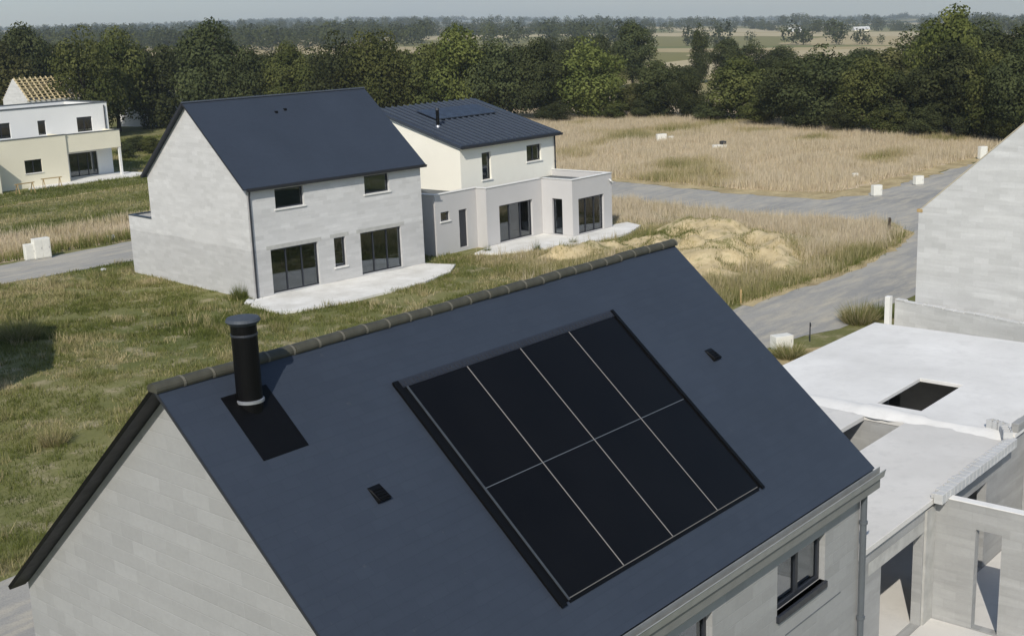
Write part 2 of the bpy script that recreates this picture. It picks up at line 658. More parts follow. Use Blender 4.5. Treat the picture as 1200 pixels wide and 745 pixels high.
# ------------------------------------------------------------------ openings
def wall(mb, p0, p1, z0, z1, th, openings=(), top=None):
    """straight wall from p0 to p1 (plan); its outer face on the line, thickness to the left of p0->p1"""
    p0, p1 = Vector((*p0, 0)), Vector((*p1, 0))
    L = (p1 - p0).length
    d = (p1 - p0) / L
    nrm = Vector((-d.y, d.x, 0))
    us = [0, L] + [v for o in openings for v in (o[0], o[1])]
    vs = [z0, z1] + [v for o in openings for v in (o[2], o[3])]
    sol = lambda u, v: not any(o[0] < u < o[1] and o[2] < v < o[3] for o in openings)
    fn = lambda u, v, t: tuple(p0 + d * u + nrm * t + Vector((0, 0, v)))
    mb.grid(us, vs, sol, fn, 0, th)


def window(parent, p0, p1, u0, u1, z0, z1, leaves=1, sill=True, lintel=False, depth=.12, fw=.055, low=False, blind=0., name='window'):
    """frame with mullions, pane and sill in the opening u0..u1, z0..z1 of the wall line p0->p1"""
    p0, p1 = Vector((*p0, 0)), Vector((*p1, 0))
    d = (p1 - p0).normalized()
    nrm = Vector((-d.y, d.x, 0))
    fn = lambda u, t, v: tuple(p0 + d * u + nrm * t + Vector((0, 0, v)))
    e = .003
    a0, a1, b0, b1 = u0 + e, u1 - e, z0 + e, z1 - e
    m = MB()
    m.box(a0, a0 + fw, depth, depth + .07, b0, b1, fn)
    m.box(a1 - fw, a1, depth, depth + .07, b0, b1, fn)
    m.box(a0 + fw, a1 - fw, depth, depth + .07, b0, b0 + fw, fn)
    m.box(a0 + fw, a1 - fw, depth, depth + .07, b1 - fw * 1.3, b1, fn)
    for k in range(1, leaves):
        u = a0 + (a1 - a0) * k / leaves
        m.box(u - fw * .55, u + fw * .55, depth - .01, depth + .06, b0 + fw, b1 - fw * 1.3, fn)
    fr = m.build(name, MAT['anthracite'], parent, weld=False)
    MB().box(a0 + fw, a1 - fw, depth + .03, depth + .042, b0 + fw, b1 - fw * 1.3, fn).build('pane', MAT['panelglass'], fr, weld=False)
    if blind:
        MB().box(a0 + fw, a0 + fw + (a1 - a0 - 2 * fw) * blind, depth + .1, depth + .12, b0 + fw, b1 - fw, fn).build('curtain', MAT['curtain'], fr, weld=False)
    if sill:
        MB().box(u0 - .08, u1 + .08, -.06, depth - .004, z0 - .075, z0 - .002, fn).build('sill', MAT['sill'], fr, bevel=.008)
    if lintel:
        MB().box(u0 - .22, u1 + .22, -.003, .05, z1 + .004, z1 + .2, fn).build('lintel', MAT['lintel'], fr, weld=False)
    return fr


def downpipe(parent, x, y, z0, z1, mat='anthracite', r=.045, hop=True):
    m = MB().tube([(x, y, z0), (x, y, z1)], [r, r], 12)
    o = m.build('downpipe', MAT[mat], parent, smooth=False)
    for z in np.arange(z0 + .8, z1, 1.7):
        MB().tube([(x, y, z), (x, y, z + .05)], [r * 1.3, r * 1.3], 12).build('bracket', MAT[mat], o)
    return o


# ================================================================== FOREGROUND HOUSE
L, RUN, TAN, RZ = 10.69, 3.94, .865, 8.5
CT = 1 / math.hypot(1, TAN)
ST = TAN * CT


def S(x, s, h=0.):
    """front slope: s metres down from the ridge, h off the slope"""
    return (x, -s * CT - h * ST, RZ - s * ST + h * CT)


house = thing('house', (0, 0, 0), 'nearest house with bare block gable, slate roof, solar array and black flue', 'house')
FY, BY, GX0, GX1 = -3.82, 4.2, .25, 10.44
m = MB()
gz = lambda y: RZ - .07 - TAN * abs(y)
for a, c in ((GX0, GX0 + .2), (GX1 - .2, GX1)):
    MB().prism([(FY + .0, 0), (BY, 0), (BY, gz(BY)), (0, gz(0)), (FY, gz(FY))], lambda u, v, t: (t, u, v), a, c).build('gable_wall', MAT['gable_block'], house)
W0, W1 = (GX0, FY + .001), (GX1, FY + .001)
op = [(7.71 - GX0, 9.23 - GX0, 3.63, 4.44), (4.40 - GX0, 5.90 - GX0, 3.63, 4.44), (1.2 - GX0, 2.7 - GX0, 3.63, 4.44),
      (1.2 - GX0, 3.8 - GX0, .12, 2.25), (5.2 - GX0, 7.8 - GX0, .12, 2.25)]
m = MB()
wall(m, (GX0 + .2, FY), (GX1 - .2, FY), 0, 4.95, .2, [(a - .2, b_ - .2, c, d) for a, b_, c, d in op])
m.build('front_wall', MAT['gable_block'], house)
m = MB()
wall(m, (GX1 - .2, BY), (GX0 + .2, BY), 0, gz(BY), .2)
m.build('rear_wall', MAT['gable_block'], house)
for k, o in enumerate(op):
    window(house, (GX0, FY), (GX1, FY), *o, leaves=2 if k < 3 else 3, sill=False, depth=.1, fw=.07, blind=.62 if k == 0 else .4)
for k in range(3):
    o = op[k]
    MB().box(GX0 + o[0] - .02, GX0 + o[1] + .02, FY - .05, FY + .095, o[2] - .11, o[2] + .0).build('window_sill', MAT['anthracite'], house, bevel=.006)
MB().box(7.97, 9.8, FY - .006, FY + .01, 3.195, 3.215).build('joint_strip', MAT['pipe'], house)  # thin raised strip added to stand in for a joint line in the blockwork
MB().box(GX0 + .21, GX1 - .21, FY + .21, BY - .21, 2.6, 2.78).build('upper_floor', MAT['floor'], house)
MB().box(GX0 + .21, GX1 - .21, FY + .21, BY - .21, .0, .1).build('ground_floor', MAT['floor'], house)
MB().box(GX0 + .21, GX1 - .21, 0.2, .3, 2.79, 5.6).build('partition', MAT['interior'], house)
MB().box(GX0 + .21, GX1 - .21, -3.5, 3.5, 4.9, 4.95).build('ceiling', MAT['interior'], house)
# roof, two slopes
m = MB()
sl_f, sl_b = RUN / CT, 4.27 / CT
m.add([S(0, 0), S(L, 0), S(L, sl_f), S(0, sl_f), S(0, .03, -.035), S(L, .03, -.035), S(L, sl_f, -.035), S(0, sl_f, -.035)],
      [(0, 3, 2, 1), (4, 5, 6, 7), (0, 4, 7, 3), (1, 2, 6, 5), (3, 7, 6, 2)])
m.build('roof', MAT['slate'], house, weld=False)
B = lambda x, s, h=0.: (x, s * CT + h * ST, RZ - s * ST + h * CT)
m = MB()
m.add([B(0, 0), B(L, 0), B(L, sl_b), B(0, sl_b), B(0, .03, -.035), B(L, .03, -.035), B(L, sl_b, -.035), B(0, sl_b, -.035)],
      [(0, 1, 2, 3), (4, 7, 6, 5), (0, 3, 7, 4), (1, 5, 6, 2), (3, 2, 6, 7)])
m.build('roof', MAT['slate'], house, weld=False)
m = MB()
m.add([B(-.012, .0, .01), B(.235, .0, .01), B(.235, sl_b, -.04), B(-.012, sl_b, -.04), B(-.012, .02, -.05), B(.235, .02, -.05), B(.235, sl_b + .01, -.05), B(-.012, sl_b + .01, -.05)],
      [(4, 7, 6, 5), (0, 3, 7, 4), (3, 2, 6, 7)])
m.build('verge_soffit', MAT['soffit'], house, weld=False)
m = MB()
m.bar(B(-.008, 0, -.02), B(-.008, sl_b, -.02), .014, .055, (0, .6, .8))
m.build('barge_board', MAT['black'], house)
m = MB()
m.bar(S(-.006, 0.02, -.016), S(-.006, sl_f, -.016), .012, .04, (0, -.6, .8))
m.build('barge_board', MAT['anthracite'], house)
# ridge tiles with mortar joints
nt_ = 26
pitch = (L + .06) / nt_
proto = None
for k in range(nt_):
    x0, x1 = -.04 + k * pitch + .02, -.04 + (k + 1) * pitch - .02
    if proto is None:
        prof = [(math.sin(t) * .1, math.cos(t) * .075 - .045) for t in np.linspace(-2.0, 2.0, 11)]
        m = MB()
        for i in range(10):
            (a, za), (c, zc) = prof[i], prof[i + 1]
            m.quad((0, a, za), (x1 - x0, a, za), (x1 - x0, c, zc), (0, c, zc))
        m.add([(0, a, z) for a, z in prof], [tuple(range(11))])
        m.add([(x1 - x0, a, z) for a, z in prof], [tuple(range(11))[::-1]])
        proto = m.build('ridge_tile', MAT['ridge'], house, smooth=False)
        m = MB()
        prof2 = [(math.sin(t) * .105, math.cos(t) * .08 - .045) for t in np.linspace(-2.0, 2.0, 11)]
        for i in range(10):
            (a, za), (c, zc) = prof2[i], prof2[i + 1]
            m.quad((0, a, za), (.032, a, za), (.032, c, zc), (0, c, zc))
        m.add([(0, a, z) for a, z in prof2], [tuple(range(11))])
        m.add([(.032, a, z) for a, z in prof2], [tuple(range(11))[::-1]])
        mo = m.build('mortar_joint', MAT['mortar'], proto)
        mo.location = (x1 - x0 - .003, 0, 0)
        t = proto
    else:
        t = copy_tree(proto, house)
    t.location = (x0, rnd.uniform(-.008, .008), RZ + .022 + rnd.uniform(-.008, .008))
    t.rotation_euler = (rnd.uniform(-.05, .05), rnd.uniform(-.012, .012), rnd.uniform(-.015, .015))
# eaves: gutter, fascia, downpipe
ez = RZ - RUN * TAN
g = [(-.01, .02), (-.01, -.12), (-.1, -.13), (-.125, -.02), (-.135, .0), (-.125, .008), (-.108, -.015), (-.09, -.105), (-.022, -.1), (-.022, .02)]
MB().prism(g, lambda u, v, t: (t, -RUN + u - .004, ez + v - .035), .02, L + .14).build('gutter', MAT['gutter'], house, bevel=0)
MB().box(.25, L + .02, -RUN + .03, -RUN + .055, ez - .33, ez - .05).build('fascia', MAT['fascia'], house)
MB().box(.24, L + .1, -RUN - .06, -RUN + .028, ez - .36, ez - .185).build('cornice', MAT['fascia'], house, bevel=.01)
downpipe(house, GX1 - .02, FY - .075, 0, ez - .37, 'pipe', .055)
# flue
fl = MB()
bx, by, bz = S(1.02, .56)
fl.tube([(bx, by, bz - .22), (bx, by, bz + .96)], [.155, .155], 28)
flue = fl.build('flue', MAT['black'], house, smooth=False)
MB().tube([(bx, by, bz + .82), (bx, by, bz + .835), (bx, by, bz + .85)], [.161, .164, .161], 28).build('seam_ring', MAT['anthracite'], flue)
MB().tube([(bx, by, bz + .955), (bx, by, bz + 1.0), (bx, by, bz + 1.035), (bx, by, bz + 1.06)], [.16, .208, .192, .05], 32).build('flue_cap', MAT['lead'], flue)
MB().tube([(bx, by, bz + .01), (bx, by, bz + .04), (bx, by, bz + .048)], [.176, .174, .158], 28).build('collar', MAT['steel'], flue)
m = MB()
m.add([S(.69, .40, .012), S(1.36, .40, .012), S(1.36, 1.36, .012), S(.69, 1.36, .012), S(.69, .40, -.01), S(1.36, .40, -.01), S(1.36, 1.36, -.01), S(.69, 1.36, -.01)],
      [(0, 3, 2, 1), (0, 4, 7, 3), (1, 2, 6, 5), (3, 7, 6, 2), (0, 1, 5, 4)])
m.build('flashing_plate', MAT['black'], flue, weld=False)
# vent tiles
for x in (1.80, 9.27):
    m = MB()
    s0, s1 = 2.16, 2.40
    m.add([S(x - .1, s0, .004), S(x + .1, s0, .004), S(x + .1, s1, .004), S(x - .1, s1, .004), S(x - .085, s0 + .06, .03), S(x + .085, s0 + .06, .03), S(x + .09, s1, .06), S(x - .09, s1, .06)],
          [(4, 7, 6, 5), (0, 4, 5, 1), (0, 3, 7, 4), (1, 5, 6, 2), (3, 2, 6, 7)])
    v = m.build('roof_vent', MAT['black'], house)
    m = MB()
    for k in range(4):
        ss = s0 + .08 + k * .045
        m.bar(S(x - .07, ss, .036 + k * .0085), S(x + .07, ss, .036 + k * .0085), .01, .01)
    m.build('vent_louvre', MAT['black'], v)
# solar array set into the slates
PX, PS, PW, PH = 3.253, 1.063, 1.134, 1.722
m = MB()


def plate(m, x0, x1, s0, s1, h0, h1):
    m.add([S(x0, s0, h1), S(x1, s0, h1), S(x1, s1, h1), S(x0, s1, h1), S(x0, s0, h0), S(x1, s0, h0), S(x1, s1, h0), S(x0, s1, h0)],
          [(0, 3, 2, 1), (4, 5, 6, 7), (0, 4, 7, 3), (1, 2, 6, 5), (3, 7, 6, 2), (0, 1, 5, 4)])


plate(m, 3.07, PX - .004, .95, 4.53, -.01, .02)
plate(m, PX + 4 * PW + .004, 7.9, .95, 4.53, -.01, .02)
plate(m, PX - .004, PX + 4 * PW + .004, PS + 2 * PH + .004, 4.56, -.01, .018)
array = m.build('solar_array', MAT['black'], house, weld=False)
m = MB()
plate(m, PX - .004, PX + 4 * PW + .004, PS - .004, PS + 2 * PH + .004, .0, .022)
m.build('mounting_rail', MAT['alu'], array, weld=False)
m = MB()
plate(m, 3.06, PX - .1, .94, 4.57, .02, .05)
m.build('side_flashing', MAT['black'], array, weld=False)
m = MB()
plate(m, PX + 4 * PW + .06, 7.91, .94, 4.57, .02, .05)
m.build('side_flashing', MAT['black'], array, weld=False)
m = MB()
plate(m, 3.07, 7.9, .93, PS - .012, -.01, .03)
for k in range(60):
    x = 3.1 + k * .0795
    plate(m, x, x + .04, .96, PS - .03, .03, .038)
m.build('top_flashing', MAT['anthracite'], array, weld=False)
for i in range(1, 4):
    m = MB()
    plate(m, PX + i * PW - .007, PX + i * PW + .007, PS, PS + 2 * PH, .022, .046)
    m.build('cover_strip', MAT['alu'], array, weld=False)
m = MB()
plate(m, PX, PX + 4 * PW, PS + PH - .0055, PS + PH + .0055, .022, .0445)
m.build('cover_strip', MAT['pipe'], array, weld=False)
m = MB()
plate(m, PX - .018, PX - .004, PS - .01, PS + 2 * PH + .02, .02, .046)
m.build('cover_strip', MAT['lead'], array, weld=False)
for j in range(2):
    for i in range(4):
        gx, gy = .008, .0065
        m = MB()
        x0, x1 = PX + i * PW + (gx if i else .003), PX + (i + 1) * PW - (gx if i < 3 else .003)
        s0, s1 = PS + j * PH + (gy if j else .003), PS + (j + 1) * PH - gy
        plate(m, x0, x1, s0, s1, .022, .042)
        m.build('solar_panel', MAT['cell'], array, weld=False)

# ================================================================== LEFT HOUSE (bare blockwork, slate roof)
HX, HY, HA = 27.664, 34.63, -.086
lh = thing('house', (HX, HY, 0), 'bare concrete block house with plain slate roof and patio doors, left of the cream house', 'house', HA)
LL, LW, LE, LT = 10.49, 9.15, 5.39, .80
ridge_z = LE + LW / 2 * LT
for a, c in ((0, .2), (LL - .2, LL)):
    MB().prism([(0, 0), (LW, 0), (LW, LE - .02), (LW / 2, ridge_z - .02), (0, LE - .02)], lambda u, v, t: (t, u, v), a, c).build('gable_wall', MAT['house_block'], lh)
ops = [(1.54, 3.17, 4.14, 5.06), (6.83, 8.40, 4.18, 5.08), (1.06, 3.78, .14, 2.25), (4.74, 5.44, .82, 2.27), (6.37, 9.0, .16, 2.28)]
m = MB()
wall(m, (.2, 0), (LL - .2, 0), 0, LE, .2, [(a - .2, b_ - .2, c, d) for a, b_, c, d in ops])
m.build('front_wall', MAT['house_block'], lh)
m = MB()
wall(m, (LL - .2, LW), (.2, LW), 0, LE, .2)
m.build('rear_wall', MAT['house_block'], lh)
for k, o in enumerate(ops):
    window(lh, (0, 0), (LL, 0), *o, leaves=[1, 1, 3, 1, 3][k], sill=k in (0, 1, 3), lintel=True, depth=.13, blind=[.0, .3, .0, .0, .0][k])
MB().box(.21, LL - .21, .21, LW - .21, .02, .13).build('ground_floor', MAT['floor'], lh)
MB().box(.21, LL - .21, .21, LW - .21, 2.55, 2.75).build('upper_floor', MAT['floor'], lh)
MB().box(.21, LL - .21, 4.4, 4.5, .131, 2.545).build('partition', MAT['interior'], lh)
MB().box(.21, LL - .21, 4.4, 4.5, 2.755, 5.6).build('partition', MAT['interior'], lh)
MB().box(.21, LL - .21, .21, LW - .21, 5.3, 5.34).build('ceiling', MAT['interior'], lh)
m = MB()
oe, ov = .2, .24
for sgn in (0, 1):
    f = (lambda x, y, z: (x, y, z)) if sgn == 0 else (lambda x, y, z: (x, LW - y, z))
    zt = ridge_z + .05
    ze = zt - (LW / 2 + oe) * LT
    top = [(-ov, LW / 2, zt), (LL + ov, LW / 2, zt), (LL + ov, -oe, ze), (-ov, -oe, ze)]
    m.add([f(*p) for p in top] + [f(p[0], p[1], p[2] - .06) for p in top], [(0, 1, 2, 3), (7, 6, 5, 4), (0, 3, 7, 4), (1, 5, 6, 2), (2, 6, 7, 3)])
m.build('roof', MAT['slate'], lh)
m = MB()
m.prism([(-.09, 0), (.09, 0), (.05, .07), (-.05, .07)], lambda u, v, t: (t, LW / 2 + u, ridge_z + .03 + v), -ov - .02, LL + ov + .02)
m.build('ridge_cap', MAT['lead'], lh, bevel=.02)
m = MB()
m.prism(g, lambda u, v, t: (t, -oe + u, LE - .115 + v), -.1, LL + .22)
m.build('gutter', MAT['anthracite'], lh)
m = MB()
for yy, s_ in ((LW / 2, 1),):
    m.bar((-ov - .012, LW / 2, zt - .03), (-ov - .012, LW + oe, ze - .03), .014, .14)
    m.bar((-ov - .012, LW / 2, zt - .03), (-ov - .012, -oe, ze - .03), .014, .08)
m.build('barge_board', MAT['soffit'], lh)
m = MB()
m.tube([(.02, -.28, LE - .2), (.1, -.07, LE - .55), (.1, -.07, .06)], [.045] * 3, 10)
m.build('downpipe', MAT['anthracite'], lh)
m = MB()
for (x, s) in ((4.4, .95), (5.0, .85)):
    y, z = LW / 2 - s, zt - s * LT
    m.box(x - .07, x + .07, y - .09, y + .09, z - .08, z + .05)
m.build('roof_vent', MAT['black'], lh, bevel=.02)
# rear annex
an = MB()
wall(an, (0, 11.6), (0, LW), 0, 3.08, .2)
wall(an, (5.5, 11.6), (0.2, 11.6), 0, 3.08, .2)
wall(an, (5.5, LW), (5.5, 11.4), 0, 3.08, .2)
anx = an.build('annex_wall', MAT['house_block'], lh)
MB().box(.21, 5.3, LW + .01, 11.39, 2.8, 2.86).build('annex_roof', MAT['membrane'], lh)
m = MB()
m.box(-.02, .22, LW + .005, 11.62, 3.083, 3.12)
m.box(.22, 5.52, 11.38, 11.62, 3.083, 3.12)
m.box(5.28, 5.52, LW + .005, 11.38, 3.083, 3.12)
m.build('coping', MAT['anthracite'], lh)


def flat(name, pts, z, mat, label=None, kind='structure', thick=0., jit=0., sub=0, cat=None):
    """a sheet with an outline in plan; jit roughens the edge"""
    P = [Vector((p[0], p[1])) for p in pts]
    if sub:
        Q = []
        for i, p in enumerate(P):
            q = P[(i + 1) % len(P)]
            n = max(1, int((q - p).length / sub))
            nr = Vector((-(q - p).y, (q - p).x)).normalized()
            for k in range(n):
                Q.append(p.lerp(q, k / n) + nr * rnd.gauss(0, jit))
        P = Q
    m = MB()
    n = len(P)
    if thick:
        m.add([(p.x, p.y, z) for p in P] + [(p.x, p.y, z - thick) for p in P], [tuple(range(n))] + [(i, (i + 1) % n, (i + 1) % n + n, i + n) for i in range(n)])
    else:
        m.add([(p.x, p.y, z) for p in P], [tuple(range(n))])
    o = m.build(name, mat, weld=False)
    bm = bmesh.new()
    bm.from_mesh(o.data)
    bmesh.ops.triangulate(bm, faces=[f for f in bm.faces if len(f.verts) > 4], ngon_method='EAR_CLIP')
    bmesh.ops.recalc_face_normals(bm, faces=bm.faces)
    if not thick and bm.faces and sum(f.normal.z for f in bm.faces) < 0:
        bmesh.ops.reverse_faces(bm, faces=bm.faces)
    bm.to_mesh(o.data)
    bm.free()
    tag(o, label, cat, None, kind)
    return o


def loc2w(x, y):
    c, s = math.cos(HA), math.sin(HA)
    return (HX + c * x - s * y, HY + s * x + c * y)


flat('terrace', [loc2w(*p) for p in ((.0, -.02), (-.9, -1.0), (-.95, -3.6), (3, -4.1), (6.5, -3.8), (9.8, -2.8), (11.2, -1.6), (10.5, -.02))], .1, MAT['terrace'], 'pale concrete terrace in front of the bare block house', thick=.12, jit=.04, sub=.8)

# ================================================================== MIDDLE HOUSE (grey ground floor, cream upper floor)
mh = thing('house', (44, 36, 0), 'cream house with grey flat-roofed ground floor and dark metal roof carrying solar panels', 'house')
OX, OY = 44, 36


def T(x, y):
    return (x - OX, y - OY)


segs = [((40.1, 34.75), (43.4, 34.75), [(.42, 1.1, 1.86, 2.36), (1.85, 2.5, .2, 2.3)]),
        ((43.4, 34.0), (48.25, 34.0), [(1.06, 3.98, .14, 2.24)]),
        ((48.25, 31.75), (52.05, 31.75), [(.56, 3.0, .14, 2.2)])]
PZ = 3.34
m = MB()
for p, q, o in segs:
    wall(m, T(*p), T(*q), 0, PZ, .25, o)
wall(m, T(43.4, 34.75), T(43.4, 34.25), 0, PZ, .25)
wall(m, T(48.25, 34.0), T(48.25, 32.0), 0, PZ, .25, [(.75, 1.5, .14, 2.22)])
wall(m, T(52.05, 32.0), T(52.05, 42.8), 0, PZ, .25)
wall(m, T(52.05, 42.8), T(40.1, 42.8), 0, PZ, .25)
wall(m, T(40.1, 42.55), T(40.1, 35.0), 0, PZ, .25)
m.build('ground_floor_wall', MAT['grey_render'], mh, weld=False)
window(mh, T(40.1, 34.75), T(43.4, 34.75), *segs[0][2][0], leaves=1, depth=.1)
dd = segs[0][2][1]
dr = MB()
dr.box(40.1 - OX + dd[0] + .003, 40.1 - OX + dd[1] - .003, 34.75 - OY + .1, 34.75 - OY + .15, .2, 2.297)
dr = dr.build('door', MAT['anthracite'], mh)
MB().box(40.1 - OX + dd[0] + .05, 40.1 - OX + dd[0] + .07, 34.75 - OY + .05, 34.75 - OY + .1, 1.0, 1.35).build('handle', MAT['steel'], dr)
window(mh, T(43.4, 34.0), T(48.25, 34.0), *segs[1][2][0], leaves=3, sill=False, depth=.14, blind=.3)
window(mh, T(48.25, 31.75), T(52.05, 31.75), *segs[2][2][0], leaves=3, sill=False, depth=.14, blind=.0)
window(mh, T(48.25, 34.0), T(48.25, 32.0), .75, 1.5, .14, 2.22, leaves=1, sill=False, depth=.14)
poly = [(40.35, 35.0), (43.65, 35.0), (43.65, 34.25), (48.5, 34.25), (48.5, 32.0), (51.8, 32.0), (51.8, 42.5), (40.35, 42.5)]
MB().prism([T(*p) for p in poly], lambda u, v, t: (u, v, t), 2.75, 2.98).build('flat_roof', MAT['membrane'], mh)
MB().prism([T(*p) for p in poly], lambda u, v, t: (u, v, t), .02, .13).build('ground_floor', MAT['floor'], mh)
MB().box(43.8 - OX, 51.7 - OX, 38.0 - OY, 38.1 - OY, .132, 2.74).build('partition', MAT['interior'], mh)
# coping of the parapet
m = MB()
cz0, cz1 = PZ + .003, PZ + .03
for p, q in (((40.06, 34.71), (43.36, 35.03)), ((43.36, 33.96), (48.21, 34.28)), ((48.21, 31.71), (52.09, 32.03))):
    m.box(p[0] - OX, q[0] - OX, p[1] - OY, q[1] - OY, cz0, cz1)
for p, q in (((40.06, 35.03), (40.38, 42.84)), ((48.21, 32.03), (48.53, 33.96)), ((51.77, 32.03), (52.09, 42.84)), ((43.36, 34.28), (43.68, 35.03))):
    m.box(p[0] - OX, q[0] - OX, p[1] - OY, q[1] - OY, cz0, cz1)
m.build('coping', MAT['sill'], mh, weld=False)
# rainwater spout on the right corner
m = MB()
m.tube([T(51.75, 31.7) + (3.0,), T(51.8, 31.62) + (2.9,), T(51.98, 31.62) + (2.78,)], [.05, .05, .05], 8)
m.build('rain_spout', MAT['white_paint'], mh)
# upper floor
UX0, UX1, UY0, UY1, UE, US = 43.7, 52.2, 36.1, 42.6, 5.5, .275
ur = lambda y: UE + (y - UY0) * US
for a, c in ((UX0, UX0 + .25), (UX1 - .25, UX1)):
    MB().prism([(UY0, 2.99), (UY1, 2.99), (UY1, ur(UY1)), (UY0, UE)], lambda u, v, t: (t - OX, u - OY, v), a, c).build('upper_side_wall', MAT['cream_render'], mh)
uo = [(45.5 - UX0 - .25, 46.28 - UX0 - .25, 3.45, 5.0), (49.5 - UX0 - .25, 50.86 - UX0 - .25, 4.06, 5.02)]
m = MB()
wall(m, T(UX0 + .25, UY0), T(UX1 - .25, UY0), 2.99, UE, .25, uo)
m.build('upper_front_wall', MAT['cream_render'], mh)
m = MB()
wall(m, T(UX1 - .25, UY1), T(UX0 + .25, UY1), 2.99, ur(UY1), .25)
m.build('upper_rear_wall', MAT['cream_render'], mh)
for k, o in enumerate(uo):
    window(mh, T(UX0 + .25, UY0), T(UX1 - .25, UY0), *o, leaves=[1, 2][k], depth=.13, blind=[.5, .3][k])
MB().box(UX0 + .26 - OX, UX1 - .26 - OX, 39 - OY, 39.1 - OY, 2.99, 6).build('partition', MAT['interior'], mh)
m = MB()
rf = lambda x, y, h: (x - OX, y - OY, ur(y) + h)
xa, xb, ya, yb = UX0 - .2, UX1 + .25, UY0 - .3, UY1 + .15
m.add([rf(xa, ya, .18), rf(xb, ya, .18), rf(xb, yb, .18), rf(xa, yb, .18), rf(xa, ya, .005), rf(xb, ya, .005), rf(xb, yb, .005), rf(xa, yb, .005)],
      [(0, 1, 2, 3), (7, 6, 5, 4), (0, 4, 5, 1), (1, 5, 6, 2), (2, 6, 7, 3), (3, 7, 4, 0)])
mroof = m.build('roof', MAT['zinc'], mh, weld=False)
for k in range(1, 18):
    x = xa + (xb - xa) * k / 18
    MB().bar(rf(x, ya, .22), rf(x, yb, .22), .04, .1).build('standing_seam', MAT['seam'], mroof)
m = MB()
m.prism(g, lambda u, v, t: (t - OX, ya - OY + u, ur(ya) + .12 + v), xa - .02, xb + .05)
m.build('gutter', MAT['anthracite'], mh)
downpipe(mh, UX1 - .1 - OX, UY0 - .07 - OY, 3.02, UE, 'anthracite', .045)
pvm = MB()
for i in range(5):
    x0 = 45.75 + i * 1.07
    pvm = MB()
    y0, y1 = 39.75, 41.45
    pvm.add([rf(x0, y0, .32), rf(x0 + 1.05, y0, .32), rf(x0 + 1.05, y1, .32), rf(x0, y1, .32), rf(x0, y0, .27), rf(x0 + 1.05, y0, .27), rf(x0 + 1.05, y1, .27), rf(x0, y1, .27)],
            [(0, 1, 2, 3), (7, 6, 5, 4), (0, 4, 5, 1), (1, 5, 6, 2), (2, 6, 7, 3), (3, 7, 4, 0)])
    pvm.build('solar_panel', MAT['pv_blue'], mh, weld=False)
m = MB()
fx, fy = 44.99, 38.96
fz = ur(fy) + .15
m.tube([(fx - OX, fy - OY, fz), (fx - OX, fy - OY, fz + 1.0)], [.1, .1], 14)
f2 = m.build('flue', MAT['black'], mh)
MB().tube([(fx - OX, fy - OY, fz + .98), (fx - OX, fy - OY, fz + 1.12)], [.15, .12], 14).build('flue_cap', MAT['anthracite'], f2)
MB().tube([(fx - OX, fy - OY, fz), (fx - OX, fy - OY, fz + .12)], [.18, .11], 14).build('collar', MAT['steel'], f2)
flat('terrace', [(43.6, 33.98), (41.5, 33.3), (42.2, 32.2), (44.5, 31.0), (47.0, 29.9), (50.5, 29.6), (53.4, 30.6), (53.9, 32.0), (52.06, 32.3), (52.04, 31.74), (48.24, 31.74), (48.24, 33.98)], .11, MAT['terrace'], 'white concrete terrace along the grey ground floor', thick=.13, jit=.03, sub=.9)

# ================================================================== FAR LEFT HOUSE
fh = thing('house', (50, 90, 0), 'two-storey flat-roofed house with sand-coloured front and white upper floor, at the far left', 'house')
fx_, fy_ = 50, 90
m = MB()
wall(m, (42.2 - fx_, 87.6 - fy_), (49.15 - fx_, 87.6 - fy_), 0, 4.12, .25, [(2.96, 4.52, 1.22, 2.32)])
wall(m, (42.2 - fx_, 95 - fy_), (42.2 - fx_, 87.85 - fy_), 0, 4.12, .25)
wall(m, (49.15 - fx_, 87.85 - fy_), (49.15 - fx_, 90.05 - fy_), 0, 4.12, .25)
m.build('front_wing', MAT['sand_render'], fh, weld=False)
m = MB()
m.box(38.4 - fx_, 42.19 - fx_, 86.2 - fy_, 95 - fy_, 0, 3.0)
m.build('side_wing', MAT['sand_render'], fh)
window(fh, (42.2 - fx_, 87.6 - fy_), (49.15 - fx_, 87.6 - fy_), 2.96, 4.52, 1.22, 2.32, leaves=2, depth=.1)
m = MB()
m.box(49.152 - fx_, 54.52 - fx_, 87.75 - fy_, 88.0 - fy_, 2.56, 4.08)
m.box(54.27 - fx_, 54.52 - fx_, 88.0 - fy_, 90.05 - fy_, 2.56, 4.08)
m.build('balcony_parapet', MAT['sand_render'], fh, weld=False)
MB().box(49.155 - fx_, 54.26 - fx_, 88.005 - fy_, 90.04 - fy_, 2.6, 2.85).build('balcony_floor', MAT['white_render'], fh)
MB().box(54.3 - fx_, 54.5 - fx_, 87.78 - fy_, 87.98 - fy_, 0.1, 2.555).build('column', MAT['white_paint'], fh)
MB().tube([(54.56 - fx_, 87.7 - fy_, 2.5), (54.56 - fx_, 87.7 - fy_, 2.9)], [.05, .05], 8).build('rain_pipe', MAT['black'], fh)
m = MB()
wall(m, (42.45 - fx_, 90.05 - fy_), (54.95 - fx_, 90.05 - fy_), 0, 6.42, .25, [(8.2, 11.0, .12, 2.2), (1.55, 3.15, 4.1, 5.38), (5.65, 6.4, 4.1, 5.32), (9.38, 10.88, 4.02, 5.3)])
wall(m, (54.95 - fx_, 90.3 - fy_), (54.95 - fx_, 97 - fy_), 0, 6.42, .25, [(.8, 1.9, .12, 1.4)])
wall(m, (54.95 - fx_, 97 - fy_), (42.45 - fx_, 97 - fy_), 0, 6.42, .25)
wall(m, (42.45 - fx_, 97 - fy_), (42.45 - fx_, 90.3 - fy_), 0, 6.42, .25)
m.build('upper_wall', MAT['white_render'], fh, weld=False)
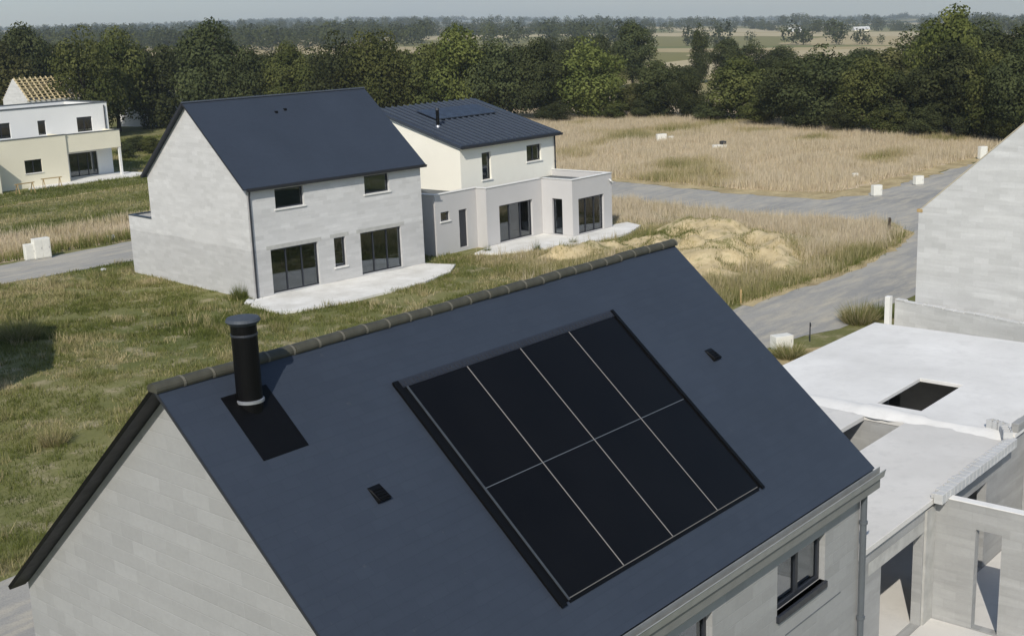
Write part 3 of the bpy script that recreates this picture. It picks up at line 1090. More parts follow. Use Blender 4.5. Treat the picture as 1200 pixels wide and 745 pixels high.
for o, lv in (((8.2, 11.0, .12, 2.2), 3), ((1.55, 3.15, 4.1, 5.38), 2), ((5.65, 6.4, 4.1, 5.32), 1), ((9.38, 10.88, 4.02, 5.3), 2)):
    window(fh, (42.45 - fx_, 90.05 - fy_), (54.95 - fx_, 90.05 - fy_), *o, leaves=lv, depth=.12, sill=False)
MB().box(42.7 - fx_, 54.69 - fx_, 90.31 - fy_, 96.74 - fy_, 6.05, 6.15).build('flat_roof', MAT['membrane'], fh)
MB().box(42.46 - fx_, 49.14 - fx_, 87.86 - fy_, 90.04 - fy_, 3.6, 3.7).build('flat_roof', MAT['membrane'], fh)
m = MB()
m.box(42.4 - fx_, 55.0 - fx_, 90.0 - fy_, 90.33 - fy_, 6.423, 6.5)
m.box(54.67 - fx_, 55.0 - fx_, 90.33 - fy_, 97.05 - fy_, 6.423, 6.5)
m.box(42.4 - fx_, 54.67 - fx_, 96.72 - fy_, 97.05 - fy_, 6.423, 6.5)
m.box(42.15 - fx_, 49.2 - fx_, 87.55 - fy_, 87.88 - fy_, 4.123, 4.17)
m.box(49.2 - fx_, 54.57 - fx_, 87.7 - fy_, 88.05 - fy_, 4.083, 4.12)
m.build('coping', MAT['membrane'], fh, weld=False)
downpipe(fh, 54.6 - fx_, 89.98 - fy_, 4.1, 6.2, 'anthracite', .05)
MB().box(42.7 - fx_, 54.69 - fx_, 90.31 - fy_, 96.74 - fy_, .02, .12).build('ground_floor', MAT['floor'], fh)
MB().box(42.7 - fx_, 54.69 - fx_, 93.2 - fy_, 93.3 - fy_, .121, 5.9).build('partition', MAT['interior'], fh)
flat('terrace', [(45.5, 87.58), (44.6, 86.5), (49.5, 86.0), (55.0, 85.6), (56.5, 86.5), (55.5, 90.0), (49.3, 90.0), (49.14, 87.58)], .1, MAT['terrace'], 'white terrace under the balcony of the far left house', thick=.12)


def trestle(loc, rz, label):
    t = thing('trestle', loc, label, 'trestle', rz, 'wooden trestles by the far house')
    MB().box(-.9, .9, -.04, .04, .8, .88).build('top_rail', MAT['wood'], t)
    for x in (-.7, .7):
        for y in (-.3, .3):
            MB().bar((x, y, 0), (x, y * .15, .8), .05, .05).build('leg', MAT['wood'], t)


trestle((43.2, 84.3, 0), .1, 'wooden trestle on the grass near the left picture edge')
trestle((46.3, 85.6, 0), -.1, 'wooden trestle against the sand-coloured wall under its small window')

# ================================================================== house under construction behind the far left house: bare gable and roof battens
sk = thing('house', (69.1, 130, 0), 'unfinished gabled house with open timber roof battens behind the far left house', 'house')
sl_ = 7.2
for xx in (-1.7, sl_ - 1.9):
    MB().prism([(-2.8, 0), (2.8, 0), (2.8, 5.2), (0, 7.6), (-2.8, 5.2)], lambda u, v, t: (t, u, v), xx, xx + .2).build('gable_wall', MAT['house_block'], sk)
m = MB()
wall(m, (-1.5, -2.8), (sl_ - 1.9, -2.8), 0, 5.15, .2)
wall(m, (sl_ - 1.9, 2.8), (-1.5, 2.8), 0, 5.15, .2)
m.build('side_wall', MAT['house_block'], sk, weld=False)
for k in range(11):
    x = -1.5 + (sl_ - .5) * k / 10
    for s_ in (-1, 1):
        MB().bar((x, s_ * 3.05, 5.05), (x, 0, 7.7), .1, .14).build('rafter', MAT['timber'], sk)
for k in range(9):
    f = k / 8
    for s_ in (-1, 1):
        MB().bar((-1.7, s_ * 3.05 * (1 - f), 5.15 + 2.65 * f), (sl_ - 1.8, s_ * 3.05 * (1 - f), 5.15 + 2.65 * f), .13, .05).build('batten', MAT['timber'], sk)

# pale house glimpsed between the trees
pb = thing('house', (92.5, 139, -1.2), 'pale gabled house half hidden by dark trees left of the wood', 'house', .25)
MB().prism([(-3, 0), (3, 0), (3, 4.2), (0, 7.2), (-3, 4.2)], lambda u, v, t: (t, u, v), -4, 4).build('wall', MAT['white_render'], pb)
m = MB()
for s_ in (-1, 1):
    m.add([(-4.2, 0, 7.35), (4.2, 0, 7.35), (4.2, s_ * 3.3, 4.05), (-4.2, s_ * 3.3, 4.05), (-4.2, 0, 7.23), (4.2, 0, 7.23), (4.2, s_ * 3.3, 3.93), (-4.2, s_ * 3.3, 3.93)],
          [(0, 1, 2, 3), (7, 6, 5, 4), (0, 3, 7, 4), (1, 5, 6, 2), (2, 6, 7, 3)])
m.build('roof', MAT['timber'], pb)
for x in (-2.2, 1.4):
    MB().box(x, x + 1.1, -3.03, -2.97, 1.2, 2.4).build('window', MAT['anthracite'], pb)

# ================================================================== neighbour outside the frame whose roof throws the shadow on the lawn
ob_ = thing('house', (9.9, 32.9, 0), 'house outside the left edge whose gable shadow falls on the lawn', 'house')
for a, c in ((-.2, 0), (-9, -8.8)):
    MB().prism([(-4, 0), (4, 0), (4, 5.4), (0, 8.8), (-4, 5.4)], lambda u, v, t: (t, u, v), a, c).build('gable_wall', MAT['house_block'], ob_)
m = MB()
wall(m, (-8.8, -4), (-.2, -4), 0, 5.4, .2)
wall(m, (-.2, 4), (-8.8, 4), 0, 5.4, .2)
m.build('side_wall', MAT['house_block'], ob_, weld=False)
m = MB()
for s_ in (-1, 1):
    m.add([(-9.2, 0, 8.95), (.15, 0, 8.95), (.15, s_ * 4.3, 5.3), (-9.2, s_ * 4.3, 5.3), (-9.2, 0, 8.85), (.15, 0, 8.85), (.15, s_ * 4.3, 5.2), (-9.2, s_ * 4.3, 5.2)],
          [(0, 1, 2, 3), (7, 6, 5, 4), (0, 3, 7, 4), (1, 5, 6, 2), (2, 6, 7, 3)])
m.build('roof', MAT['slate'], ob_)

# ================================================================== UNFINISHED HOUSE with white slab, right of the foreground house
uh = thing('house', (20, 0, 0), 'roofless block shell under a white concrete slab, beside the nearest house', 'house')
ux = 20.0
X0, X1, Y0, Y1 = 10.95, 28.1, -3.05, 4.05
m = MB()
wall(m, (X0 - ux, Y0 + .08), (15.69 - ux, Y0 + .08), 0, 2.675, .2, [(13.25 - X0, 15.2 - X0, .1, 2.14)])
wall(m, (15.69 - ux, Y0 + .08), (X1 - ux, Y0 + .08), 0, 2.67, .2, [(17.2 - 15.69, 18.6 - 15.69, .1, 2.14), (22 - 15.69, 23.4 - 15.69, .9, 2.14)])
wall(m, (X1 - ux, Y0 + .28), (X1 - ux, Y1), 0, 2.67, .2)
wall(m, (X1 - .2 - ux, Y1), (X0 - ux, Y1), 0, 2.67, .2, [(2.5, 3.6, .9, 2.1)])
wall(m, (X0 - ux, Y1 - .2), (X0 - ux, Y0 + .28), 0, 2.67, .2)
m.build('wall', MAT['raw_block'], uh, weld=False)
m = MB()
m.box(19.62 - ux, 19.82 - ux, Y0 + .285, Y1 - .21, .1, 2.67)
m.build('partition', MAT['raw_block'], uh, weld=False)
m = MB()
m.box(14.0 - ux, 19.61 - ux, 1.9, 2.0, .1, 2.67)
m.build('partition', MAT['raw_block'], uh, weld=False)
m = MB()
m.box(26.3 - ux, 26.4 - ux, Y0 + .285, 2.4, .1, 2.67)
m.build('partition', MAT['raw_block'], uh, weld=False)
MB().box(X0 + .21 - ux, X1 - .21 - ux, Y0 + .29, Y1 - .21, .0, .1).build('ground_floor', MAT['slab_grey'], uh)
sol = lambda x, y: not (16.3 < x < 19.6 and -.62 < y < .39)
MB().grid([X0, 16.3, 19.6, 20.02], [Y0, -.62, .39, Y1], sol, lambda u, v, t: (u - ux, v, t), 2.68, 2.8).build('left_slab', MAT['slab_grey'], uh, bevel=.01)
sol = lambda x, y: not (20.5 < x < 23.12 and -.64 < y < .5)
MB().grid([20.025, 20.5, 23.12, X1], [Y0, -.64, .5, Y1 + .03], sol, lambda u, v, t: (u - ux, v, t), 2.76, 2.86).build('right_slab', MAT['slab'], uh, bevel=.01)
# lumpy screed ridge along the joint
m = MB()
ys = np.arange(Y0 + .1, Y1 - .05, .16)
prof = []
for i, y in enumerate(ys):
    wd = .2 + .1 * math.sin(y * 1.3) + rnd.uniform(-.04, .04)
    hg = .035 + .02 * math.sin(y * 2.1 + 1) + rnd.uniform(0, .012)
    if -1.0 < y < .6:
        wd += .12
        hg += .05
    x = 20.0 + .05 * math.sin(y * .9) + rnd.uniform(-.03, .03)
    prof.append([(x - wd - .12 - ux, y, 2.79), (x - wd * .6 - ux, y, 2.815 + hg * .8), (x - ux, y, 2.84 + hg), (x + wd * .6 - ux, y, 2.865 + hg * .3), (x + wd - ux, y, 2.85)])
for i in range(len(prof) - 1):
    for k in range(4):
        m.quad(prof[i][k], prof[i][k + 1], prof[i + 1][k + 1], prof[i + 1][k])
m.build('screed_ridge', MAT['slab'], uh, smooth=True)
# hollow edging blocks standing on the slab edge
m = MB()
x = 15.4
while x < 19.55:
    wd = .2
    m.box(x - ux, x + wd - .012 - ux, Y0 - .2, Y0 - .02, 2.72 + rnd.uniform(-.006, .006), 2.93 + rnd.uniform(-.006, .006))
    m.box(x + .03 - ux, x + wd - .045 - ux, Y0 - .02, Y0 + .05, 2.81, 2.93 + rnd.uniform(-.02, .02))
    x += wd
m.build('edging', MAT['right_block'], uh, bevel=.008)
x = 20.15
while x < 27.8:
    MB().box(x - ux, x + .47 - ux, Y0 - .02, Y0 + .14, 2.865, 3.05 + rnd.uniform(-.03, .03)).build('edging_block', MAT['raw_block'], uh, bevel=.01)
    x += .49 if rnd.random() > .2 else .8
# open front wing
WX, WY = 15.69, -8.2
m = MB()
wall(m, (WX - ux, Y0 + .075), (WX - ux, WY), 0, 2.76, .2, [(.86, 1.38, .11, 2.25), (2.9, 4.1, .9, 2.2)])
wall(m, (WX + .2 - ux, WY), (21.2 - ux, WY), 0, 2.72, .2, [(1, 3.6, .1, 2.2)])
wall(m, (21.2 - ux, WY + .2), (21.2 - ux, Y0 + .075), 0, 2.72, .2)
m.build('wing_wall', MAT['raw_block'], uh, weld=False)
MB().box(WX - ux - .01, WX + .21 - ux, WY, Y0 - .21, 2.763, 2.785).build('wall_capping', MAT['slab'], uh, bevel=.006)
MB().box(WX + .21 - ux, 21.0 - ux, WY + .21, Y0 + .07, 0, .1).build('wing_floor', MAT['slab_grey'], uh)
MB().box(10.95 - ux, 15.66 - ux, -8.2, Y0 + .07, -.05, .098).build('forecourt', MAT['slab_grey'], uh)
MB().box(12.7 - ux, 15.45 - ux, Y0 + .074, Y0 + .079, 2.142, 2.4).build('lintel', MAT['lintel'], uh)
MB().box(15.24 - ux, 15.68 - ux, Y0 + .03, Y0 + .078, 0, 2.59).build('pilaster', MAT['lintel'], uh)

for x, y, h in ((21.0, .2, 2.5), (22.5, 1.1, 2.48)):
    pr = thing('prop', (x, y, .1), 'thin steel shoring prop seen through the stair opening in the white slab', 'prop', 0, 'shoring props under the slab')
    MB().tube([(0, 0, 0), (0, 0, 1.4)], [.035, .035], 10).build('outer_tube', MAT['gutter'], pr)
    MB().tube([(0, 0, 1.4), (0, 0, h)], [.026, .026], 10).build('inner_tube', MAT['gutter'], pr)
    MB().box(-.07, .07, -.07, .07, 0, .01).build('base_plate', MAT['gutter'], pr)


def block(loc, rz, label):
    m = MB()
    m.box(-.25, .25, -.1, .1, 0, .025)
    for x in (-.25, -.09, .06, .22):
        m.box(x, x + .03, -.1, .1, .025, .2)
    m.box(-.22, .22, -.1, -.072, .025, .2)
    m.box(-.22, .22, .072, .1, .025, .2)
    o = m.build('concrete_block', MAT['right_block'], None, weld=False)
    o.location = loc
    o.rotation_euler = (0, 0, rz)
    tag(o, label, 'block', 'loose blocks on the white slab')


block((19.72, -2.95, 2.86), .5, 'loose hollow block lying across the end of the slab edging')
block((20.1, -2.62, 2.87), 1.2, 'loose hollow block lying behind the slab edging')

# ================================================================== RIGHT GABLE HOUSE (roofless)
rg = thing('house', (34, 1.3, 0), 'tall bare block gable of a roofless house at the right edge', 'house')
gh = [(-4.0, 0), (4.0, 0), (4.0, 5.42), (0, 9.05), (-4.0, 5.42)]
for a, c in ((0, .2), (10.2, 10.4)):
    MB().prism(gh, lambda u, v, t: (t, u, v), a, c).build('gable_wall', MAT['right_block'], rg)
m = MB()
wall(m, (10.2, 4), (.2, 4), 0, 5.4, .2)
wall(m, (.2, -4), (10.2, -4), 0, 5.4, .2, [(1.5, 4, .1, 2.2), (5, 7.5, .1, 2.2)])
m.build('side_wall', MAT['right_block'], rg, weld=False)
m = MB()
for s_ in (-1, 1):
    m.bar((.1, s_ * 4.02, 5.43), (.1, s_ * .012, 9.075), .2, .03)
m.build('rake_batten', MAT['oldwood'], rg)
MB().box(-.02, .16, 3.86, 4.06, 5.40, 5.5).build('wall_plate', MAT['wood'], rg)

lw = thing('low_wall', (33, 2, 0), 'low unfinished block wall at the foot of the tall right gable', 'wall')
m = MB()
p, q = (.55, 3.85), (-.9, -2.5)
wall(m, p, q, 0, 2.28, .2)
m.build('blockwork', MAT['right_block'], lw)
m = MB()
wl = Vector((-1.45, -6.35, 0)).normalized()
wn = Vector((-wl.y, wl.x, 0))
for k in range(16):
    a0 = Vector((.55, 3.85, 2.29 + rnd.uniform(-.01, .03))) + wl * (k * .4) + wn * .1
    m.bar(a0, a0 + wl * rnd.uniform(.34, .41), .21, .05 + rnd.uniform(0, .03))
m.build('mortar_capping', MAT['right_block'], lw, weld=False, bevel=.02)
MB().box(.22, .46, 3.9, 4.08, 0, 2.46).build('end_post', MAT['white_paint'], lw, bevel=.01)

# ================================================================== GROUND, ROADS
LAT = np.array([RT[0], RT[1]]) / math.hypot(RT[0], RT[1])


def terrain_z(x, y):
    dx, dy = x - CAM[0], y - CAM[1]
    d = np.hypot(dx, dy)
    f = np.clip((d - 200) / 500, 0, 1)
    f = f * f * (3 - 2 * f)
    lat = dx * LAT[0] + dy * LAT[1]
    z = -.0235 * (lat + .16 * d) * f
    ridge = np.exp(-((d - 4300) / 900.) ** 2) * (18 + 8 * np.sin(lat * .0021 + 2) + 3 * np.sin(lat * .0057)) / (1 + np.exp((lat - 300) / 350.))
    z = z + ridge + f * (5 * np.sin(x * .0031 + 1) * np.cos(y * .0027) + 4 * np.sin((x + y) * .0058)) * np.clip(d / 1500, .2, 1.4)
    return z


rings = [0, 4, 10, 18, 28, 40, 55, 70, 90, 110, 130, 150, 170, 190, 210, 240, 280, 330, 390, 460, 540, 640, 760, 900, 1080, 1300, 1560, 1900, 2300, 2800, 3400, 4200, 5200, 6500]
ns = 180
vs, fs = [(20., 20., 0.)], []
for r in rings[1:]:
    a = np.arange(ns) * 2 * math.pi / ns
    x, y = 20 + r * np.cos(a), 20 + r * np.sin(a)
    z = terrain_z(x, y)
    vs += list(zip(x, y, z))
for j in range(ns):
    fs.append((0, 1 + j, 1 + (j + 1) % ns))
for i in range(len(rings) - 2):
    for j in range(ns):
        a = 1 + i * ns + j
        c = 1 + i * ns + (j + 1) % ns
        fs.append((a, a + ns, c + ns, c))
gm = bpy.data.meshes.new('ground')
gm.from_pydata(vs, [], fs)
gm.materials.append(MAT['ground'])
go = bpy.data.objects.new('ground', gm)
COL.objects.link(go)
go['kind'] = 'structure'
for pl in gm.polygons:
    pl.use_smooth = True

ROAD_A = [(-30, 10.2), (5, 10.2), (33.5, 10.4), (37, 9.6), (46, 9.6), (60, 9.0), (72, 10), (84, 17), (140, 19), (140, 24.6), (84, 24.8), (71.0, 24.8), (68.2, 26.5), (68.0, 33), (69.8, 45), (69.0, 52), (64, 56.5), (54, 56.2), (30, 55.0), (0, 55.0), (-30, 55.0), (-30, 50.2), (0, 50.6), (30, 49.3), (54, 50.2), (60.5, 49.0), (62.6, 44), (62.2, 38), (60.0, 27), (61.0, 21.5), (60.8, 18.2), (58.2, 16.0), (54, 15.0), (47, 14.4), (42, 14.8), (38.9, 15.0), (20, 15.0), (-30, 15.0)]
flat('road', ROAD_A, .012, MAT['road'], 'grey stony estate road curving between the plots', jit=.1, sub=1.2)
VERGE = [(70.0, 50), (69.6, 44), (67.8, 33), (68.0, 26), (70.9, 24.6), (84, 24.6), (100, 24.3), (100, 25.8), (84, 26.6), (73, 26.8), (70.6, 28.5), (69.9, 34), (71.3, 44), (71.4, 50)]
flat('verge', VERGE, .017, MAT['verge'], 'sandy verge between the road and the dry field', jit=.25, sub=.7)
flat('field', [(71, 27.5), (74, 26.6), (108, 25.6), (150, 26), (150, 118), (84, 118), (78, 90), (66, 62), (70.8, 54), (70.6, 40), (69.7, 33)], .006, MAT['dryground'], 'dry meadow behind the road', jit=.3, sub=2)
flat('field', [(-10, 55.4), (44, 56), (50, 58), (50, 62.5), (30, 63), (-10, 63)], .006, MAT['dryground'], 'strip of dry grass along the far road', jit=.4, sub=1.5)
flat('footpath', [(34, 78), (60, 80.2), (62, 80.6), (62, 80.9), (50, 80.2), (34, 78.6)], .006, MAT['verge'], 'thin sandy track across the far lawn', jit=.12, sub=1)
flat('verge', [(38.6, 14.7), (42, 14.5), (47, 14.1), (54, 14.7), (58.5, 15.8), (61.2, 18.2), (61.3, 21.5), (60.4, 27), (60.0, 27), (60.7, 21.5), (60.5, 18.6), (58.0, 16.3), (54, 15.2), (47, 14.7), (42, 15.1), (38.6, 15.3)], .017, MAT['verge'], 'thin sandy edge between the road and the plot with soil heaps', jit=.12, sub=.6)
flat('yard', [(34.2, 9.2), (37, 7.2), (36.4, 4.5), (29, 4.6), (29, 9.8)], .008, MAT['verge'], 'stony strip between slab and road', jit=.2, sub=.8)


flat('road', [tuple(ground_at(*q)[:2]) for q in ((138, 170), (170, 167.5), (205, 165), (205, 172), (170, 175), (138, 179))], .012, MAT['road'], 'grey road end between the far left house and the trees', jit=.15, sub=1.5)


# lumps of excavated soil
def lattice(nx, ny, seed):
    return np.random.default_rng(seed).random((nx, ny))


def vnoise(x, y, sc, seed):
    L_ = lattice(64, 64, seed)
    u, v = np.asarray(x) / sc, np.asarray(y) / sc
    i, j = np.floor(u).astype(int), np.floor(v).astype(int)
    fu, fv = u - i, v - j
    fu, fv = fu * fu * (3 - 2 * fu), fv * fv * (3 - 2 * fv)
    g_ = lambda a, c: L_[a % 64, c % 64]
    return g_(i, j) * (1 - fu) * (1 - fv) + g_(i + 1, j) * fu * (1 - fv) + g_(i, j + 1) * (1 - fu) * fv + g_(i + 1, j + 1) * fu * fv


def segd(x, y, a, c):
    a, c = np.array(a, float), np.array(c, float)
    t = np.clip(((x - a[0]) * (c - a)[0] + (y - a[1]) * (c - a)[1]) / ((c - a) @ (c - a)), 0, 1)
    return np.hypot(x - a[0] - t * (c - a)[0], y - a[1] - t * (c - a)[1])


def mound_h(x, y):
    e = ((x - 49.3) / 7.6) ** 2
    # ellipse turned along the plot
    c, s = math.cos(.75), math.sin(.75)
    u, v = (x - 49.2) * c + (y - 23.0) * s, -(x - 49.2) * s + (y - 23.0) * c
    body = 1 - (u / 8.2) ** 2 - (v / 4.6) ** 2
    strip = 1 - segd(x, y, (42.3, 29.0), (53.2, 27.6)) / 1.1
    k = np.maximum(np.clip(body * 1.6, -1, 1), np.clip(strip, -1, .75))
    lump = vnoise(x, y, 1.9, 3) * .8 + vnoise(x, y, .8, 4) * .35 + vnoise(x, y, .35, 5) * .14
    return k * .34 + np.clip(k * 1.5, 0, 1) * (lump - .5) * 1.2 - .06


gx, gy = np.arange(38, 60, .22), np.arange(14, 33, .22)
XX, YY = np.meshgrid(gx, gy, indexing='ij')
ZZ = mound_h(XX, YY)
vid = -np.ones(XX.shape, int)
vs, fs = [], []
keep = ZZ > -.25
for i in range(len(gx) - 1):
    for j in range(len(gy) - 1):
        if keep[i, j] and keep[i + 1, j] and keep[i, j + 1] and keep[i + 1, j + 1]:
            q = []
            for a, c in ((i, j), (i + 1, j), (i + 1, j + 1), (i, j + 1)):
                if vid[a, c] < 0:
                    vid[a, c] = len(vs)
                    vs.append((XX[a, c], YY[a, c], ZZ[a, c]))
                q.append(vid[a, c])
            fs.append(tuple(q))
me = bpy.data.meshes.new('terrain')
me.from_pydata(vs, [], fs)
me.materials.append(MAT['sand'])
for pl in me.polygons:
    pl.use_smooth = True
o = bpy.data.objects.new('terrain', me)
COL.objects.link(o)
tag(o, 'heaps of excavated sandy soil on the empty plot', None, None, 'structure')


# ------------------------------------------------------------------ grass
def inpoly(x, y, P):
    r = np.zeros(len(x), bool)
    n = len(P)
    for i in range(n):
        (x0, y0), (x1, y1) = P[i], P[(i + 1) % n]
        c = ((y0 > y) != (y1 > y)) & (x < (x1 - x0) * (y - y0) / (y1 - y0 + 1e-12) + x0)
        r ^= c
    return r


LHP = [loc2w(*p) for p in ((-.05, -.05), (10.55, -.05), (10.55, 9.2), (5.6, 9.2), (5.6, 11.7), (-.05, 11.7))]
LTP = [loc2w(*p) for p in ((.0, 0), (-.8, -1.0), (-.85, -3.5), (3, -4.0), (6.5, -3.7), (9.7, -2.7), (11.1, -1.5), (10.5, 0))]
MHP = [(40, 34.7), (43.4, 34.7), (43.4, 33.9), (48.2, 33.9), (48.2, 31.7), (52.1, 31.7), (52.1, 42.9), (40, 42.9)]
MTP = [(43.6, 34), (41.6, 33.3), (42.3, 32.3), (44.5, 31.1), (47.0, 30), (50.5, 29.7), (53.3, 30.7), (53.8, 31.9), (52, 32.3)]
FTP = [(38.3, 86.1), (42.2, 86.1), (42.2, 87.5), (44.7, 86.6), (49.5, 86.1), (55.0, 85.7), (56.4, 86.5), (55.5, 98), (38.3, 98)]
UHP = [(10.9, -9), (28.3, -9), (28.3, 4.2), (10.9, 4.2)]
RHP = [(31, -3), (34, -3), (45, -3), (45, 5.4), (33.5, 6.2)]
EXCL = [ROAD_A, LHP, LTP, MHP, MTP, FTP, UHP, RHP]


def grass(name, poly, dens, blades, h0, h1, bw, tintfn, label, lean=.5, spread=.16, keepfn=None, excl=EXCL, nearscale=None):
    P = np.array(poly)
    lo, hi = P.min(0), P.max(0)
    n = int((hi - lo).prod() * dens)
    x, y = NR.uniform(lo[0], hi[0], n), NR.uniform(lo[1], hi[1], n)
    k = inpoly(x, y, poly)
    for e in excl:
        k &= ~inpoly(x, y, e)
    # only what this side of the estate can show
    az = np.arctan2(x - CAM[0], y - CAM[1])
    k &= abs(az - YAW) < math.radians(27)
    if keepfn is not None:
        k &= NR.random(n) < keepfn(x, y)
    x, y = x[k], y[k]
    n = len(x)
    dist = np.hypot(x - CAM[0], y - CAM[1])
    tint0 = tintfn(x, y)
    th = NR.uniform(h0, h1, n) * (.6 + .8 * vnoise(x, y, 2.3, 21))
    X, Y = np.repeat(x, blades), np.repeat(y, blades)
    N = len(X)
    X = X + NR.normal(0, spread, N)
    Y = Y + NR.normal(0, spread, N)
    H = np.repeat(th, blades) * NR.uniform(.55, 1.1, N)
    a = NR.uniform(0, 2 * math.pi, N)
    la = NR.uniform(0, 2 * math.pi, N)
    ln = np.abs(NR.normal(0, lean, N)) * H
    W = bw * NR.uniform(.6, 1.4, N) * (1 if nearscale is None else np.clip(np.repeat(dist, blades) / nearscale, .7, 3))
    dx, dy = np.cos(a) * W / 2, np.sin(a) * W / 2
    base_z = np.zeros(N)
    V = np.empty((N, 3, 3))
    V[:, 0] = np.stack([X - dx, Y - dy, base_z - .03], 1)
    V[:, 1] = np.stack([X + dx, Y + dy, base_z - .03], 1)
    V[:, 2] = np.stack([X + np.cos(la) * ln, Y + np.sin(la) * ln, H], 1)
    zz = mound_h(X, Y)
    V[:, :, 2] += np.where((zz > 0) & (X > 38) & (X < 60) & (Y > 14) & (Y < 33), zz, 0)[:, None]
    tint = np.clip(np.repeat(tint0, blades) + NR.normal(0, .09, N), 0, 1)
    tone = np.clip(np.repeat(NR.random(n), blades) * .6 + NR.random(N) * .4, 0, 1)
    o = np_mesh(name, V.reshape(-1, 3), 3, MAT['blades'], {'tint': np.repeat(tint, 3), 'tone': np.repeat(tone, 3)})
    tag(o, label, 'grass', None, 'stuff')
    print('GRASS', name, N)
    return o


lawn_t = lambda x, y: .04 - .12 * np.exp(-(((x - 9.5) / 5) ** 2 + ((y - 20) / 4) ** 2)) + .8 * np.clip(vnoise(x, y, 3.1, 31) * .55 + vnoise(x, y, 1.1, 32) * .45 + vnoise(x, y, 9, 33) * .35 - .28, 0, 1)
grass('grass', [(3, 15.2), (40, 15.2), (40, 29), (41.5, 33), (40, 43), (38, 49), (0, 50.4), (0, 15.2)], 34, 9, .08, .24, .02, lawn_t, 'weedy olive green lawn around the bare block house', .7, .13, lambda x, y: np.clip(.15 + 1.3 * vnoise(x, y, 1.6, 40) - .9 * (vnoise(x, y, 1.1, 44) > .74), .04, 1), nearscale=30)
grass('grass', [(3, 15.2), (40, 15.2), (40, 33), (38, 49), (0, 50.4)], .8, 30, .2, .5, .02, lambda x, y: .3 + .4 * vnoise(x, y, 2, 35), 'taller weed tufts scattered over the lawn', .45, .17, lambda x, y: np.where(vnoise(x, y, 5, 41) > .5, .9, .25), nearscale=30)
dry_t = lambda x, y: np.clip(.9 - .75 * np.clip((vnoise(x, y * 2.2, 9, 51) * .65 + vnoise(x, y, 3, 52) * .35 - .6) * 2.4, 0, .75), 0, 1)
grass('grass', [(71, 27), (110, 25.8), (122, 26), (124, 60), (120, 90), (100, 116), (84, 118), (78, 90), (66, 62), (71, 54), (70.7, 40), (69.8, 33)], 19, 5, .35, .8, .05, dry_t, 'tall dry meadow grass behind the road', .3, .22, None)
grass('grass', [(8, 55.1), (46, 56), (54, 58), (66, 62), (66, 66), (30, 64), (8, 64)], 18, 6, .3, .75, .05, lambda x, y: np.clip(.25 + .62 * np.clip((y - 55.6) / 2.5, 0, 1) + .25 * (vnoise(x, y, 3, 55) - .5), 0, 1), 'dry grass strip beyond the far road', .3, .2, None)
grass('grass', [(18, 63), (66, 65), (80, 90), (84, 122), (56, 122), (56.6, 86), (38, 86), (18, 86)], 10, 5, .1, .3, .06, lambda x, y: .12 + .6 * np.clip(vnoise(x, y * 2, 7, 57) + .4 * vnoise(x, y, 2, 58) - .4, 0, 1), 'mown lawn in front of the far left house', .6, .2, None)
plot = [(38.9, 15.3), (42, 15.0), (47, 14.7), (54, 15.3), (58, 16.4), (60.6, 18.6), (60.8, 21.5), (59.9, 27), (62, 38), (62.4, 44), (60, 48.5), (53, 49.6), (52.4, 43), (52.4, 31.5), (54, 31.5), (53.6, 30.5), (50.5, 29.5), (47, 29.8), (44.5, 30.9), (42, 32), (40.5, 33), (39, 30), (36, 24), (36, 15.3)]


def plot_keep(x, y):
    hh = mound_h(x, y)
    return np.where(hh > .0, .05 + .9 * (vnoise(x, y, 1.1, 61) > .6), 1.)


def plot_t(x, y):
    hh = mound_h(x, y)
    edge = np.clip((y - 15) / 2.2, 0, 1)
    return np.clip(.32 + .42 * vnoise(x, y, 2.6, 62) + .25 * np.clip((x - 52) / 5, 0, 1) - .1 * (1 - edge) - .12 * (hh > 0), 0, 1)


def tall_keep(x, y):
    hh = mound_h(x, y)
    return np.where(hh > -.05, .02, np.where((y < 19.5) | (x > 55), .5 + .5 * (vnoise(x, y, 2.2, 63) > .35), .12))


grass('grass', plot, 30, 8, .1, .3, .03, plot_t, 'rough grass on the plot with soil heaps', .6, .14, plot_keep)
grass('grass', plot, 13, 12, .35, .8, .03, lambda x, y: np.clip(plot_t(x, y) + .18, 0, .95), 'tall dry grass fringing the plot along the road', .25, .16, tall_keep)
grass('grass', [(60.5, 18.3), (58.2, 16.0), (54, 15.0), (47, 14.4), (42, 14.8), (38.9, 15.0), (38.9, 15.5), (42, 15.3), (47, 15.0), (54, 15.7), (58, 16.8), (60.2, 18.9)], 14, 10, .2, .5, .03, lambda x, y: .25 + .3 * vnoise(x, y, 1, 66), 'green grass fringe along the road edge', .5, .2, None, excl=[])


# ------------------------------------------------------------------ small plants
def clump_mesh(name, n, r, h, bw, seed, tint=(.2, .5)):
    g_ = np.random.default_rng(seed)
    a, rr = g_.uniform(0, 6.283, n), r * np.sqrt(g_.random(n)) * .6
    X, Y = rr * np.cos(a), rr * np.sin(a)
    H = h * g_.uniform(.25, 1, n) * (1.1 - .6 * rr / (r * .6))
    b_ = g_.uniform(0, 6.283, n)
    W = bw * g_.uniform(.6, 1.4, n)
    V = np.empty((n, 3, 3))
    V[:, 0] = np.stack([X - np.cos(b_) * W, Y - np.sin(b_) * W, 0 * X - .02], 1)
    V[:, 1] = np.stack([X + np.cos(b_) * W, Y + np.sin(b_) * W, 0 * X - .02], 1)
    V[:, 2] = np.stack([X + np.cos(a) * r * g_.uniform(.1, .8, n), Y + np.sin(a) * r * g_.uniform(.1, .8, n), H], 1)
    o = np_mesh(name, V.reshape(-1, 3), 3, MAT['blades'], {'tint': np.repeat(g_.uniform(*tint, n), 3), 'tone': np.repeat(g_.random(n), 3)})
    return o


